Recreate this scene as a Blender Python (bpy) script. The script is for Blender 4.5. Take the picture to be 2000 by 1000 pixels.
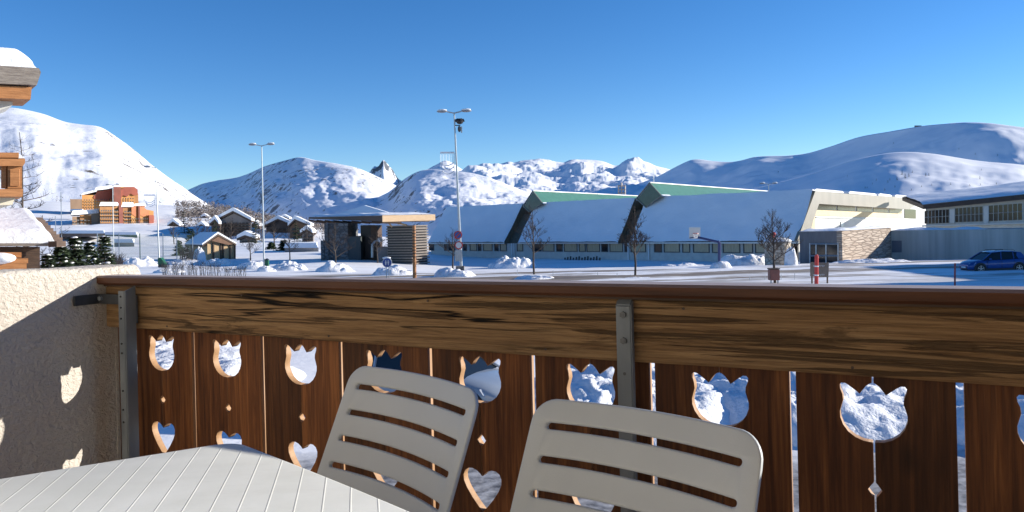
import bpy, bmesh, math, random
from mathutils import Vector, Matrix, noise
R = math.radians
sc = bpy.context.scene
for o in list(bpy.data.objects): bpy.data.objects.remove(o)

# ------------------------------------------------------------ camera
FPX = 1500.0; RHO = R(1.4); CR, SR = math.cos(RHO), math.sin(RHO); HV = 438.0
cam = bpy.data.objects.new('camera', bpy.data.cameras.new('camera'))
sc.collection.objects.link(cam); sc.camera = cam
cam.matrix_world = Matrix(((CR, SR, 0, 0), (0, 0, -1, 0), (-SR, CR, 0, 0), (0, 0, 0, 1)))
cam.data.sensor_width = 36; cam.data.lens = FPX / 2000 * 36
cam.data.shift_y = -(500 - HV) / 2000
cam.data.clip_start = 0.05; cam.data.clip_end = 40000
sc.render.resolution_x = 1024; sc.render.resolution_y = 512

# ------------------------------------------------------------ sky, sun, exposure
SUN_AZ, SUN_EL = R(79), R(16.3)
w = bpy.data.worlds.new('World'); sc.world = w; w.use_nodes = True
nt = w.node_tree; bg = nt.nodes['Background']
sky = nt.nodes.new('ShaderNodeTexSky'); sky.sky_type = 'NISHITA'; sky.sun_disc = False
sky.sun_elevation = SUN_EL; sky.sun_rotation = SUN_AZ
sky.altitude = 2200; sky.air_density = 1.0; sky.dust_density = 0.0; sky.ozone_density = 3.0
hs = nt.nodes.new('ShaderNodeHueSaturation'); hs.inputs['Saturation'].default_value = 1.25; hs.inputs['Hue'].default_value = .507
nt.links.new(sky.outputs[0], hs.inputs['Color']); nt.links.new(hs.outputs[0], bg.inputs[0]); bg.inputs[1].default_value = 0.11
sl = bpy.data.lights.new('sun', 'SUN'); sl.energy = 5.0; sl.angle = R(0.5); sl.color = (1.0, 0.925, 0.82)
sun = bpy.data.objects.new('sun', sl); sc.collection.objects.link(sun)
SD = Vector((math.sin(SUN_AZ) * math.cos(SUN_EL), math.cos(SUN_AZ) * math.cos(SUN_EL), math.sin(SUN_EL)))
sun.rotation_euler = SD.to_track_quat('Z', 'Y').to_euler()
sun.location = (60, 0, 40)
sc.view_settings.view_transform = 'Standard'; sc.view_settings.look = 'None'
sc.view_settings.gamma = 1; sc.view_settings.use_curve_mapping = False
sc.view_settings.exposure = 0.68

# ------------------------------------------------------------ helpers
def ray(u, v):
    xi = (u - 1000) / FPX; yi = (HV - v) / FPX
    return Vector((CR * xi + SR * yi, 1, -SR * xi + CR * yi))
def at(u, v, y): return ray(u, v) * y                       # at depth y
def atz(u, v, z): r = ray(u, v); return r * (z / r.z)        # at height z
def onpl(u, v, p0, n): r = ray(u, v); return r * (p0.dot(n) / r.dot(n))
def hor(u): return HV - math.tan(RHO) * (u - 1000)
C = sc.collection
def tag(o, label=None, cat=None, group=None, kind=None):
    if label: o['label'] = label
    if cat: o['category'] = cat
    if group: o['group'] = group
    if kind: o['kind'] = kind
    return o
def thing(name, label, cat, loc=(0, 0, 0), rz=0, group=None):
    o = bpy.data.objects.new(name, None); C.objects.link(o); o.empty_display_size = .2
    o.location = loc; o.rotation_euler = (0, 0, rz)
    return tag(o, label, cat, group)
def root(o):
    while o.parent: o = o.parent
    return o
class MB:
    def __init__(s): s.v = []; s.f = []
    def poly(s, pts):
        b = len(s.v); s.v += [Vector(p) for p in pts]; s.f.append(tuple(range(b, b + len(pts)))); return s
    def hexa(s, p):                                           # 8 pts: bottom 4, top 4
        b = len(s.v); s.v += [Vector(q) for q in p]
        for f in ((3, 2, 1, 0), (4, 5, 6, 7), (0, 1, 5, 4), (1, 2, 6, 5), (2, 3, 7, 6), (3, 0, 4, 7)): s.f.append(tuple(b + i for i in f))
        return s
    def box(s, x0, x1, y0, y1, z0, z1):
        return s.hexa([(x0, y0, z0), (x1, y0, z0), (x1, y1, z0), (x0, y1, z0), (x0, y0, z1), (x1, y0, z1), (x1, y1, z1), (x0, y1, z1)])
    def prism(s, pts, vec):
        b = len(s.v); n = len(pts); vec = Vector(vec)
        s.v += [Vector(p) for p in pts] + [Vector(p) + vec for p in pts]
        s.f.append(tuple(range(b, b + n))); s.f.append(tuple(range(b + 2 * n - 1, b + n - 1, -1)))
        for i in range(n):
            j = (i + 1) % n; s.f.append((b + i, b + n + i, b + n + j, b + j))
        return s
    def tube(s, pts, rad, n=8, cap=True):
        pts = [Vector(p) for p in pts]; m = len(pts)
        if not hasattr(rad, '__len__'): rad = [rad] * m
        b = len(s.v); ref = None
        for i, p in enumerate(pts):
            d = (pts[min(i + 1, m - 1)] - pts[max(i - 1, 0)]).normalized()
            if ref is None: ref = Vector((1, 0, 0)) if abs(d.x) < .8 else Vector((0, 1, 0))
            a = d.cross(ref).normalized(); c = d.cross(a); ref = c.cross(d) if False else ref
            for k in range(n):
                t = 2 * math.pi * k / n; s.v.append(p + (a * math.cos(t) + c * math.sin(t)) * rad[i])
        for i in range(m - 1):
            for k in range(n):
                k2 = (k + 1) % n; s.f.append((b + i * n + k, b + i * n + k2, b + (i + 1) * n + k2, b + (i + 1) * n + k))
        if cap and n > 2:
            s.f.append(tuple(b + k for k in range(n - 1, -1, -1))); s.f.append(tuple(b + (m - 1) * n + k for k in range(n)))
        return s
    def ball(s, c, r, nu=12, nv=8, fn=None):
        c = Vector(c); b = len(s.v)
        if not hasattr(r, '__len__'): r = (r, r, r)
        for j in range(nv + 1):
            th = math.pi * j / nv
            for i in range(nu):
                ph = 2 * math.pi * i / nu
                d = Vector((math.sin(th) * math.cos(ph), math.sin(th) * math.sin(ph), math.cos(th)))
                k = fn(d) if fn else 1
                s.v.append(c + Vector((d.x * r[0], d.y * r[1], d.z * r[2])) * k)
        for j in range(nv):
            for i in range(nu):
                i2 = (i + 1) % nu; s.f.append((b + j * nu + i, b + (j + 1) * nu + i, b + (j + 1) * nu + i2, b + j * nu + i2))
        return s
    def grid(s, fn, nu, nv):
        b = len(s.v)
        for j in range(nv + 1):
            for i in range(nu + 1): s.v.append(Vector(fn(i / nu, j / nv)))
        for j in range(nv):
            for i in range(nu):
                a = b + j * (nu + 1) + i; s.f.append((a, a + 1, a + nu + 2, a + nu + 1))
        return s
    def build(s, name, m, parent=None, smooth=False, bevel=0, local=False, fix=True):
        me = bpy.data.meshes.new(name)
        vs = s.v
        if parent and not local:
            inv = root(parent).matrix_basis.inverted(); vs = [inv @ q for q in vs]
        me.from_pydata([tuple(q) for q in vs], [], s.f)
        if fix or bevel:
            bm = bmesh.new(); bm.from_mesh(me)
            if fix: bmesh.ops.recalc_face_normals(bm, faces=bm.faces)
            if bevel: bmesh.ops.bevel(bm, geom=[e for e in bm.edges if not e.is_boundary and e.calc_face_angle(0) > .5], offset=bevel, segments=2, affect='EDGES')
            bm.to_mesh(me); bm.free()
        if smooth: me.polygons.foreach_set('use_smooth', [True] * len(me.polygons))
        me.materials.append(m); me.update()
        o = bpy.data.objects.new(name, me); C.objects.link(o)
        if parent: o.parent = parent
        return o
def struct(o): o['kind'] = 'structure'; return o

# ------------------------------------------------------------ materials
P3_ = lambda *a: Vector(a)
class NT:
    def __init__(s, name):
        s.m = bpy.data.materials.new(name); s.m.use_nodes = True; s.t = s.m.node_tree; s.b = s.t.nodes['Principled BSDF']
        s.co = s.t.nodes.new('ShaderNodeTexCoord').outputs['Object']
    def n(s, ty, **k):
        x = s.t.nodes.new(ty)
        for a, b in k.items(): setattr(x, a, b)
        return x
    def l(s, a, b): s.t.links.new(a, b)
    def mapv(s, scale, vec=None, loc=(0, 0, 0), rot=(0, 0, 0)):
        x = s.n('ShaderNodeMapping'); x.inputs['Scale'].default_value = scale; x.inputs['Location'].default_value = loc; x.inputs['Rotation'].default_value = rot
        s.l(vec or s.co, x.inputs[0]); return x.outputs[0]
    def noise(s, scale, vec=None, det=4, rough=.55, dist=0):
        x = s.n('ShaderNodeTexNoise'); x.inputs['Scale'].default_value = scale; x.inputs['Detail'].default_value = det
        x.inputs['Roughness'].default_value = rough; x.inputs['Distortion'].default_value = dist
        s.l(vec or s.co, x.inputs['Vector']); return x.outputs['Fac']
    def ramp(s, fac, stops, interp='LINEAR'):
        x = s.n('ShaderNodeValToRGB'); e = x.color_ramp.elements; x.color_ramp.interpolation = interp
        while len(e) < len(stops): e.new(.5)
        for i, (p, c) in enumerate(stops):
            e[i].position = p; e[i].color = (c, c, c, 1) if not hasattr(c, '__len__') else (*c, 1)
        s.l(fac, x.inputs[0]); return x.outputs[0]
    def mix(s, fac, a, b, mode='MIX'):
        x = s.n('ShaderNodeMix', data_type='RGBA', blend_type=mode)
        for i, q in ((0, fac), (6, a), (7, b)):
            if hasattr(q, 'links'): s.l(q, x.inputs[i])
            elif hasattr(q, '__len__'): x.inputs[i].default_value = (*q, 1)
            else: x.inputs[i].default_value = q if i == 0 else (q, q, q, 1)
        return x.outputs[2]
    def math(s, op, a, b=0, c=0, clamp=False):
        x = s.n('ShaderNodeMath', operation=op, use_clamp=clamp)
        for i, q in enumerate((a, b, c)):
            if hasattr(q, 'links'): s.l(q, x.inputs[i])
            else: x.inputs[i].default_value = q
        return x.outputs[0]
    def sep(s, vec=None):
        x = s.n('ShaderNodeSeparateXYZ'); s.l(vec or s.co, x.inputs[0]); return x.outputs
    def bump(s, h, dist=.01, strength=1.0, normal=None):
        x = s.n('ShaderNodeBump'); x.inputs['Distance'].default_value = dist; x.inputs['Strength'].default_value = strength
        s.l(h, x.inputs['Height'])
        if normal: s.l(normal, x.inputs['Normal'])
        s.l(x.outputs[0], s.b.inputs['Normal']); return x.outputs[0]
    def col(s, c):
        if hasattr(c, 'links'): s.l(c, s.b.inputs['Base Color'])
        else: s.b.inputs['Base Color'].default_value = (*c, 1)
    def set(s, rough=.6, metal=0, spec=.5):
        s.b.inputs['Roughness'].default_value = rough; s.b.inputs['Metallic'].default_value = metal
        s.b.inputs['Specular IOR Level'].default_value = spec
def simple(name, c1, c2=None, scale=4, stretch=(1, 1, 1), rough=.6, metal=0, bump=0, bscale=None, spec=.5, det=4):
    t = NT(name); t.set(rough, metal, spec)
    v = t.mapv(stretch)
    if c2: t.col(t.ramp(t.noise(scale, v, det), [(.3, c1), (.7, c2)]))
    else: t.col(c1)
    if bump: t.bump(t.noise(bscale or scale, v, det), bump)
    return t.m
def m_snow(name, s1=.6, d1=.25, s2=6, d2=.02, tint=(.86, .88, .9)):
    t = NT(name); t.set(.65, 0, .3)
    a = t.noise(s1, None, 5, .6); b = t.noise(s2, None, 4)
    t.col(t.ramp(a, [(.3, tuple(q * .95 for q in tint)), (.7, tint)]))
    n = t.bump(a, d1); t.bump(b, d2, 1, n); return t.m
SNOW = m_snow('snow', .9, .1, 6, .02); SNOW_ROOF = m_snow('snow_roof', .35, .12, 3, .012)
def m_pile():
    t = NT('ploughed_snow'); t.set(.7, 0, .25)
    a = t.noise(1.4, None, 6, .65); b = t.noise(7, None, 5, .65)
    t.col(t.mix(t.ramp(t.math('ADD', t.math('MULTIPLY', a, .6), t.math('MULTIPLY', b, .4)), [(.5, 0), (.62, .55)]), (.86, .87, .89), (.5, .46, .42)))
    n = t.bump(a, .15); t.bump(b, .05, 1, n); return t.m
SNOW_PILE = m_pile()
SNOW_NEAR = m_snow('snow_lumpy', 2.2, .05, 12, .03)
def m_mountain(name, rock=.5, sc_=.004, rockc=(.10, .095, .1), steep=.8, fine=.03, bd=4):
    t = NT(name); t.set(.8, 0, .1)
    g = t.n('ShaderNodeNewGeometry'); nz = t.sep(g.outputs['Normal'])[2]
    big = t.noise(sc_, None, 6, .62); sm = t.noise(fine, t.mapv((1, 1, .5)), 6, .75)
    k = t.math('ADD', t.math('MULTIPLY', big, .7), t.math('MULTIPLY', sm, 1.5))
    k = t.math('ADD', k, t.math('MULTIPLY', t.math('SUBTRACT', steep, nz), .7)); k = t.math('SUBTRACT', k, .12)
    mk = t.ramp(t.math('SUBTRACT', k, 1 - rock), [(.5, 0), (.56, 1)])
    t.col(t.mix(mk, (.84, .86, .9), rockc))
    t.bump(sm, bd, .6); return t.m
MT_LEFT = m_mountain('mountain_left_mat', .38, .002, (.13, .11, .09), .9, .022)
MT_MID = m_mountain('mountain_mid_mat', .36, .0015, (.2, .2, .21), .9, .022)
MT_FRONT = m_mountain('mountain_front_mat', .33, .003, (.16, .155, .15), .9, .03)
MT_BACK = m_mountain('mountain_back_mat', .22, .001, (.12, .12, .13), .86, .005)
MT_SPIKE = m_mountain('mountain_spike_mat', .42, .001, (.12, .13, .15), .8, .004, 20)
MT_RIGHT = m_mountain('mountain_right_mat', .12, .002, (.2, .2, .22), .9, .01, 1.5)

WOOD_OR = simple('wood_orange', (.32, .13, .04), (.46, .2, .07), 3, (1, 1, 8), .6, 0, .01)
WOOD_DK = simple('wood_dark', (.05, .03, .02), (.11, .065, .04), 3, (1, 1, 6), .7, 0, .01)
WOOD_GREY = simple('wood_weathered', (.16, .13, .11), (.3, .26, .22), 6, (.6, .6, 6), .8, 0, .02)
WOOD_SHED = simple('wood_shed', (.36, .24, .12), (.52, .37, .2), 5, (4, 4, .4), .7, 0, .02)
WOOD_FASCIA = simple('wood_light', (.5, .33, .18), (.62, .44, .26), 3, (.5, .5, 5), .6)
BARK = simple('bark', (.05, .038, .03), (.1, .08, .065), 12, (1, 1, .3), .9, 0, .02)
TWIG = simple('twig', (.06, .045, .035), (.12, .09, .07), 8, (1, 1, 1), .9)
TWIG2 = simple('twig_pale', (.1, .075, .055), (.22, .17, .13), 8, (1, 1, 1), .9)
NEEDLE = simple('needles', (.025, .05, .025), (.07, .1, .04), 3, (1, 1, 1), .8)
STEEL = simple('steel_dark', (.17, .195, .215), (.25, .28, .3), 14, (1, 1, .3), .5, .2, .0006)
GALV = simple('galvanised', (.33, .36, .38), (.45, .48, .5), 8, (1, 1, .3), .4, .6)
WHITEP = simple('white_paint', (.78, .78, .76), None, rough=.4)
BLACKP = simple('black_plastic', (.02, .02, .022), None, rough=.4)
REDP = simple('red_paint', (.55, .04, .03), None, rough=.4)
BLUEP = simple('sign_blue', (.02, .09, .35), None, rough=.3)
NAVY = simple('navy_paint', (.02, .035, .13), None, rough=.4)
GREENM = simple('green_metal', (.055, .17, .12), (.07, .21, .15), 1, (1, 1, 1), .45, .1)
GREEND = simple('green_glass', (.02, .06, .05), (.03, .09, .07), 2, (1, 1, 1), .2)
DKGREEN = simple('dark_green_plastic', (.01, .1, .05), None, rough=.5)
BROWNSLOT = simple('brown_cladding', (.1, .085, .06), (.17, .145, .1), 1, (4, 4, .3), .6)
BEIGE = simple('beige_metal', (.2, .19, .15), (.27, .25, .2), .6, (1, 1, .3), .5)
CREAM = simple('cream_panel', (.6, .47, .26), (.68, .55, .32), .8, (1, 1, 1), .6)
WALLW = simple('hall_white_wall', (.58, .58, .55), (.68, .68, .64), .8, (1, 1, 1), .7)
GREYW = simple('grey_green_wall', (.27, .31, .29), (.46, .5, .47), .5, (2.5, 2.5, .12), .6)
HALLW = simple('hall_lower_wall', (.52, .5, .45), (.62, .6, .54), 1.5, (1, 1, 1), .8)
GLASS = simple('window_glass', (.012, .016, .02), None, rough=.08, spec=.35)
CURTAIN = simple('curtained_glass', (.34, .28, .17), (.48, .4, .27), 3, (4, 4, .3), .25)
FRAME = simple('window_frame', (.06, .06, .06), None, rough=.5)
DARKF = simple('dark_fascia', (.04, .03, .025), (.07, .05, .04), 2, rough=.7)
def m_stone(name, c1, c2, sx=1.5, sz=7):
    t = NT(name); t.set(.85)
    v = t.mapv((sx, sx, sz)); x = t.n('ShaderNodeTexVoronoi'); x.inputs['Scale'].default_value = 1; t.l(v, x.inputs['Vector'])
    k = t.math('MULTIPLY', t.math('ADD', x.outputs['Color'], t.noise(3, v)), .5)
    e = t.n('ShaderNodeTexVoronoi', feature='DISTANCE_TO_EDGE'); e.inputs['Scale'].default_value = 1; t.l(v, e.inputs['Vector'])
    j = t.ramp(e.outputs[0], [(0, 0), (.12, 1)])
    t.col(t.mix(j, tuple(q * .7 for q in c1), t.ramp(k, [(.25, c1), (.75, c2)]))); t.bump(j, .05); return t.m
STONE = m_stone('stone_wall', (.33, .25, .19), (.55, .46, .37), .45, 4)
STONE2 = m_stone('rubble_stone', (.36, .3, .23), (.6, .52, .42), 2.2, 3)
STONEDK = m_stone('dark_stone', (.1, .1, .1), (.2, .2, .2), 1.2, 2.5)

# ground material: snow, dirty packed snow on the lot, asphalt near
def m_ground():
    t = NT('ground_mat'); t.set(.7, 0, .3)
    sp = t.sep(); x, y = sp[0], sp[1]
    a = t.noise(.5, None, 6, .62); b = t.noise(5, None, 5, .6)
    snow = t.ramp(b, [(.3, (.85, .86, .87)), (.7, (.92, .92, .92))])
    s1 = t.noise(1, t.mapv((.035, .22, 1)), 6, .6, .6); s2 = t.noise(1, t.mapv((.12, 1.2, 1)), 5, .65)
    wear = t.ramp(t.math('ADD', t.math('MULTIPLY', s1, .65), t.math('MULTIPLY', s2, .35)), [(.475, 0), (.52, 1)])
    yb = t.ramp(t.math('DIVIDE', y, 100.0), [(.42, 0), (.52, 1), (.66, 1), (.74, .12)])
    wear = t.math('MULTIPLY', wear, yb)
    dirty = t.ramp(s2, [(.35, (.13, .1, .075)), (.65, (.33, .28, .22))])
    c = t.mix(wear, snow, dirty)
    p = t.math('ADD', t.math('MULTIPLY', x, .05), y)
    p = t.math('ADD', p, t.math('MULTIPLY', a, 2.5))
    asp = t.math('MULTIPLY', t.ramp(t.math('DIVIDE', p, 30.0), [(.46, 1), (.50, 0)]), t.ramp(b, [(.3, 1), (.75, .55)]))
    c = t.mix(asp, c, t.ramp(b, [(.3, (.07, .07, .075)), (.7, (.2, .19, .18))]))
    t.col(c)
    n = t.bump(a, .06); t.bump(b, .012, .7, n); return t.m
GROUND = m_ground()

# railing woods (local x runs along the rail)
def m_beam():
    t = NT('weathered_beam'); t.set(.75, 0, .25)
    g = t.noise(9, t.mapv((.35, 1, 9)), 8, .65, .4)
    f = t.noise(30, t.mapv((.25, 1, 8)), 6, .7)
    base = t.ramp(g, [(.25, (.17, .095, .042)), (.5, (.37, .225, .105)), (.75, (.5, .33, .165))])
    base = t.mix(t.ramp(f, [(.35, .55), (.6, 0)]), base, (.1, .055, .03))
    v = t.mapv((.42, 1, 12), None, (3.1, 0, .7), (0, R(-1.5), 0))
    k = t.noise(2.3, v, 7, .55, 1.3)
    crack = t.ramp(k, [(.55, 0), (.575, .9), (.61, .95), (.65, .45)])
    ln = t.math('ABSOLUTE', t.math('SUBTRACT', t.noise(1.5, t.mapv((.5, 1, 13), None, (5, 0, 9), (0, R(1.2), 0)), 3, .5, .5), .5))
    ln = t.math('MULTIPLY', t.ramp(ln, [(.006, 1), (.018, 0)]), t.ramp(t.noise(1.1, t.mapv((1, 1, 3), None, (2, 0, 4)), 3), [(.48, 0), (.56, 1)]))
    k2 = t.noise(1.6, t.mapv((1.1, 1, 10), None, (8, 0, 2)), 9, .72, .8)
    c2 = t.ramp(k2, [(.58, 0), (.63, .7)])
    c = t.mix(t.math('MULTIPLY', t.math('MAXIMUM', crack, c2), .72), base, (.02, .012, .008))
    c = t.mix(ln, c, (.006, .004, .003))
    t.col(c)
    n = t.bump(t.math('SUBTRACT', g, t.math('ADD', t.math('MULTIPLY', crack, .5), t.math('MULTIPLY', ln, .9))), .006); t.bump(f, .0015, 1, n); return t.m
BEAM = m_beam()
def m_board():
    t = NT('stained_board'); t.set(.55, 0, .3)
    oi = t.n('ShaderNodeObjectInfo'); rnd = oi.outputs['Random']
    cmb = t.n('ShaderNodeCombineXYZ'); t.l(t.math('MULTIPLY', rnd, 37), cmb.inputs[0]); t.l(t.math('MULTIPLY', rnd, 11), cmb.inputs[2])
    va = t.n('ShaderNodeVectorMath', operation='ADD'); t.l(t.co, va.inputs[0]); t.l(cmb.outputs[0], va.inputs[1])
    g = t.noise(7, t.mapv((7, 1, .35), va.outputs[0]), 8, .62, .7)
    f = t.noise(60, t.mapv((3, 1, .08), va.outputs[0]), 3, .6)
    base = t.ramp(g, [(.28, (.045, .014, .005)), (.5, (.14, .05, .015)), (.75, (.29, .115, .035))])
    kn = t.n('ShaderNodeTexVoronoi'); kn.inputs['Scale'].default_value = 5; t.l(t.mapv((1, .2, .55), va.outputs[0]), kn.inputs['Vector'])
    base = t.mix(t.ramp(kn.outputs['Distance'], [(.05, .9), (.14, 0)]), base, (.02, .008, .005))
    base = t.mix(t.ramp(f, [(.35, .5), (.6, 0)]), base, (.04, .015, .008))
    hs = t.n('ShaderNodeHueSaturation'); t.l(base, hs.inputs['Color']); t.l(t.math('ADD', .55, t.math('MULTIPLY', rnd, 1.3)), hs.inputs['Value'])
    # unstained cut edges, made paler still to stand in for light on them
    ge = t.n('ShaderNodeNewGeometry'); vt = t.n('ShaderNodeVectorTransform', vector_type='NORMAL', convert_from='WORLD', convert_to='OBJECT')
    t.l(ge.outputs['True Normal'], vt.inputs[0]); ny = t.math('ABSOLUTE', t.sep(vt.outputs[0])[1])
    t.col(t.mix(t.ramp(ny, [(.5, 1), (.8, 0)]), hs.outputs[0], (.36, .21, .105)))
    n = t.bump(g, .003); t.bump(f, .0008, 1, n); return t.m
BOARD = m_board()
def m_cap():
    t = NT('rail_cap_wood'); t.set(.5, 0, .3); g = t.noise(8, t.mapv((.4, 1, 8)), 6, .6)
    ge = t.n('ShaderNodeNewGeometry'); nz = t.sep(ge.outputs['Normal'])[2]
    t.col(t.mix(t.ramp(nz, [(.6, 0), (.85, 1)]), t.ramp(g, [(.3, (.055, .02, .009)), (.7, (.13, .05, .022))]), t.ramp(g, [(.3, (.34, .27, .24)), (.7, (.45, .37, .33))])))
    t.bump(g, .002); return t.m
CAP = m_cap()
def m_stucco():
    t = NT('rough_stucco'); t.set(.9, 0, .1)
    a = t.noise(62, t.mapv((1, 1, 1.3)), 5, .6, .4); b = t.noise(2.5, None, 4)
    t.col(t.mix(t.ramp(b, [(.35, .0), (.7, .5)]), (.6, .56, .5), (.46, .41, .36)))
    n = t.bump(t.ramp(a, [(.3, 0), (.68, 1)]), .004, 1); t.bump(t.noise(170, None, 4), .0016, 1, n); return t.m
STUCCO = m_stucco()
FACADE = simple('low_bounce_timber', (.09, .06, .04), (.15, .10, .07), 3, (1, 1, 1), .9, 0, .004)  # dark tone set to cut bounce light from the unseen facade
TILE = simple('balcony_tile', (.32, .25, .2), (.4, .32, .26), 3, (1, 1, 1), .6)
CONC = simple('concrete', (.3, .29, .28), (.38, .37, .36), 6, (1, 1, 1), .9, 0, .01)
def m_plastic(name, c, rough=.42):
    t = NT(name); t.set(rough, 0, .45)
    t.col(t.ramp(t.noise(5, None, 4), [(.35, tuple(q * .95 for q in c)), (.65, c)]))
    t.bump(t.noise(400, None, 2), .0002); return t.m
PLASTIC = m_plastic('chair_plastic', (.56, .595, .60))
def m_table():
    t = NT('table_plastic'); t.set(.5, 0, .4)
    # faintly raised diagonal lines moulded in the top
    a = math.atan2(.98, -.196)
    sp = t.sep(); k = t.math('ADD', t.math('MULTIPLY', sp[0], math.sin(a)), t.math('MULTIPLY', sp[1], -math.cos(a)))
    fr = t.math('ABSOLUTE', t.math('SUBTRACT', t.math('FRACT', t.math('DIVIDE', k, .0405)), .5))
    h = t.ramp(fr, [(0, 1), (.018, 1), (.04, 0)], 'EASE')
    d = t.noise(6, None, 5, .6)
    c = t.ramp(d, [(.35, (.69, .70, .64)), (.65, (.77, .78, .73))])
    t.col(t.mix(t.ramp(t.noise(2, t.mapv((1, 4, 1)), 6, .7), [(.55, 0), (.75, .25)]), c, (.5, .48, .42)))
    t.bump(h, .0007, 1); return t.m
TABLE = m_table()

# ============================================================ THE SETTING
def sm(a, b, x): t = min(1, max(0, (x - a) / (b - a))); return t * t * (3 - 2 * t)
def interp(pts, x):
    if x <= pts[0][0]: return pts[0][1]
    for (a, b), (c, d) in zip(pts, pts[1:]):
        if x <= c: t = (x - a) / (c - a); return b + (d - b) * t
    return pts[-1][1]
def interps(pts, x):                                          # smooth through the points
    n = len(pts)
    if x <= pts[0][0]: return pts[0][1]
    if x >= pts[-1][0]: return pts[-1][1]
    for i in range(n - 1):
        if x <= pts[i + 1][0]:
            x0, y0 = pts[i]; x1, y1 = pts[i + 1]
            m0 = (y1 - pts[i - 1][1]) / (x1 - pts[i - 1][0]) if i else (y1 - y0) / (x1 - x0)
            m1 = (pts[i + 2][1] - y0) / (pts[i + 2][0] - x0) if i + 2 < n else (y1 - y0) / (x1 - x0)
            h = x1 - x0; t = (x - x0) / h
            return (2*t**3-3*t*t+1)*y0 + (t**3-2*t*t+t)*h*m0 + (-2*t**3+3*t*t)*y1 + (t**3-t*t)*h*m1
HILL = [(-900, 380), (-300, 384), (0, 392), (100, 396), (200, 400), (330, 402), (420, 409), (500, 424), (620, 450), (700, 466), (900, 490), (1300, 470), (2400, 470), (4000, 470)]
def ground_z(x, y):
    if y < 1: return -4.0
    r = math.hypot(x, y)
    z = -4.0 - 1.2 * sm(60, 92, y) * sm(-24, -4, x) - .15 * (1 - sm(-24, -4, x)) * sm(50, 80, y)
    if r > 130:
        u = 1000 + FPX * x / y; v = interp(HILL, u)
        e = (hor(u) - v) / FPX; yc = 650 * y / r
        t = sm(130, 640, r)
        zc = e * y
        if r < 650: z = z + (zc - z) * t
        else: z = zc - (r - 650) * .12
        z += noise.fractal(Vector((x * .012, y * .012, 0)), .9, 2.0, 5) * 4 * sm(130, 300, r) * (1 - sm(500, 640, r) * .7)
    elif y > 14: z += noise.fractal(Vector((x * .25, y * .25, 3)), 1, 2.1, 4) * .07
    return z
def make_ground():
    b = MB(); NA = 300; rs = [0.0]
    r = 3.0
    while r < 9000:
        rs.append(r); r *= 1.035 if r < 700 else 1.12
    for rr in rs:
        for i in range(NA + 1):
            a = R(-88 + 176 * i / NA); x, y = rr * math.sin(a), rr * math.cos(a)
            b.v.append(Vector((x, y, ground_z(x, y))))
    for j in range(len(rs) - 1):
        for i in range(NA):
            q = j * (NA + 1) + i; b.f.append((q, q + 1, q + NA + 2, q + NA + 1))
    return struct(b.build('ground', GROUND, smooth=True))
make_ground()
struct(MB().box(-30, 30, -40, -.01, -4.3, -4.01).build('yard', SNOW))

def mountain(name, crest, Rc, Rf, vf, mat, amp, fs, nu, nv, prof=1.0, rough=.9, cr=.25, seed=0, ridged=False, back=.35, wob=.06):
    """terrain relief: a crest line, a foot nearer to us and a far side, with fractal relief between"""
    u0, u1 = crest[0][0], crest[-1][0]; b = MB()
    nb = max(3, nv // 6)
    for j in range(nv + nb + 1):
        for i in range(nu + 1):
            u = u0 + (u1 - u0) * i / nu
            vc = interps(crest, u); rc = interps(Rc, u) if hasattr(Rc, '__len__') else Rc
            rf = interps(Rf, u) if hasattr(Rf, '__len__') else Rf
            vfo = interp(vf, u) if hasattr(vf, '__len__') else vf
            er = ray(u, vc).z; ef = ray(u, vfo).z
            if j <= nv:
                t = j / nv; y = rf + (rc - rf) * t
                zf, zc = ef * rf, er * rc
                z = zf + (zc - zf) * (t ** prof)
            else:
                t = (j - nv) / nb; y = rc * (1 + back * t); zc = er * rc
                z = zc - rc * back * .45 * t - 0
                t = 1 - t
            if 0 < t < 1: y += noise.fractal(Vector((u * .012, t * 2.5, seed)), 1, 2, 4) * (rc - rf) * wob * math.sin(math.pi * t)
            x = (u - 1000) / FPX * y
            p = Vector((x * fs, y * fs, seed))
            nz = noise.ridged_multi_fractal(p, 1.0, 2.1, 6, 1.0, 2.0) - 1.1 if ridged else noise.fractal(p, rough, 2.1, 7)
            env = math.sin(math.pi * min(1, t)) ** .6 if t < 1 else 0
            z += nz * amp * (cr + (1 - cr) * env)
            b.v.append(Vector((x, y, z)))
    for j in range(nv + nb):
        for i in range(nu):
            q = j * (nu + 1) + i; b.f.append((q, q + 1, q + nu + 2, q + nu + 1))
    return struct(b.build(name, mat, smooth=True))
mountain('left_mountain', [(-500, 150), (-300, 175), (-120, 200), (0, 208), (40, 211), (90, 222), (130, 237), (165, 243), (200, 248), (230, 266), (265, 292), (300, 322), (330, 345), (360, 366), (385, 385), (410, 403), (450, 425)],
         2600, 900, 430, MT_LEFT, 36, .0018, 360, 110, 1.15, 1.05, .05, 3, wob=.012)
mountain('middle_mountain', [(300, 400), (375, 368), (400, 358), (430, 352), (480, 343), (520, 325), (560, 313), (590, 307), (620, 313), (660, 320), (700, 328), (740, 345), (775, 362), (830, 390), (900, 420)],
         [(300, 6500), (480, 5300), (600, 4650), (720, 4300), (900, 4100)], [(300, 4300), (480, 3650), (600, 3200), (720, 2900), (900, 2700)], 455, MT_MID, 60, .0014, 300, 100, 1.0, 1.0, .06, 7, wob=.06)
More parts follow.
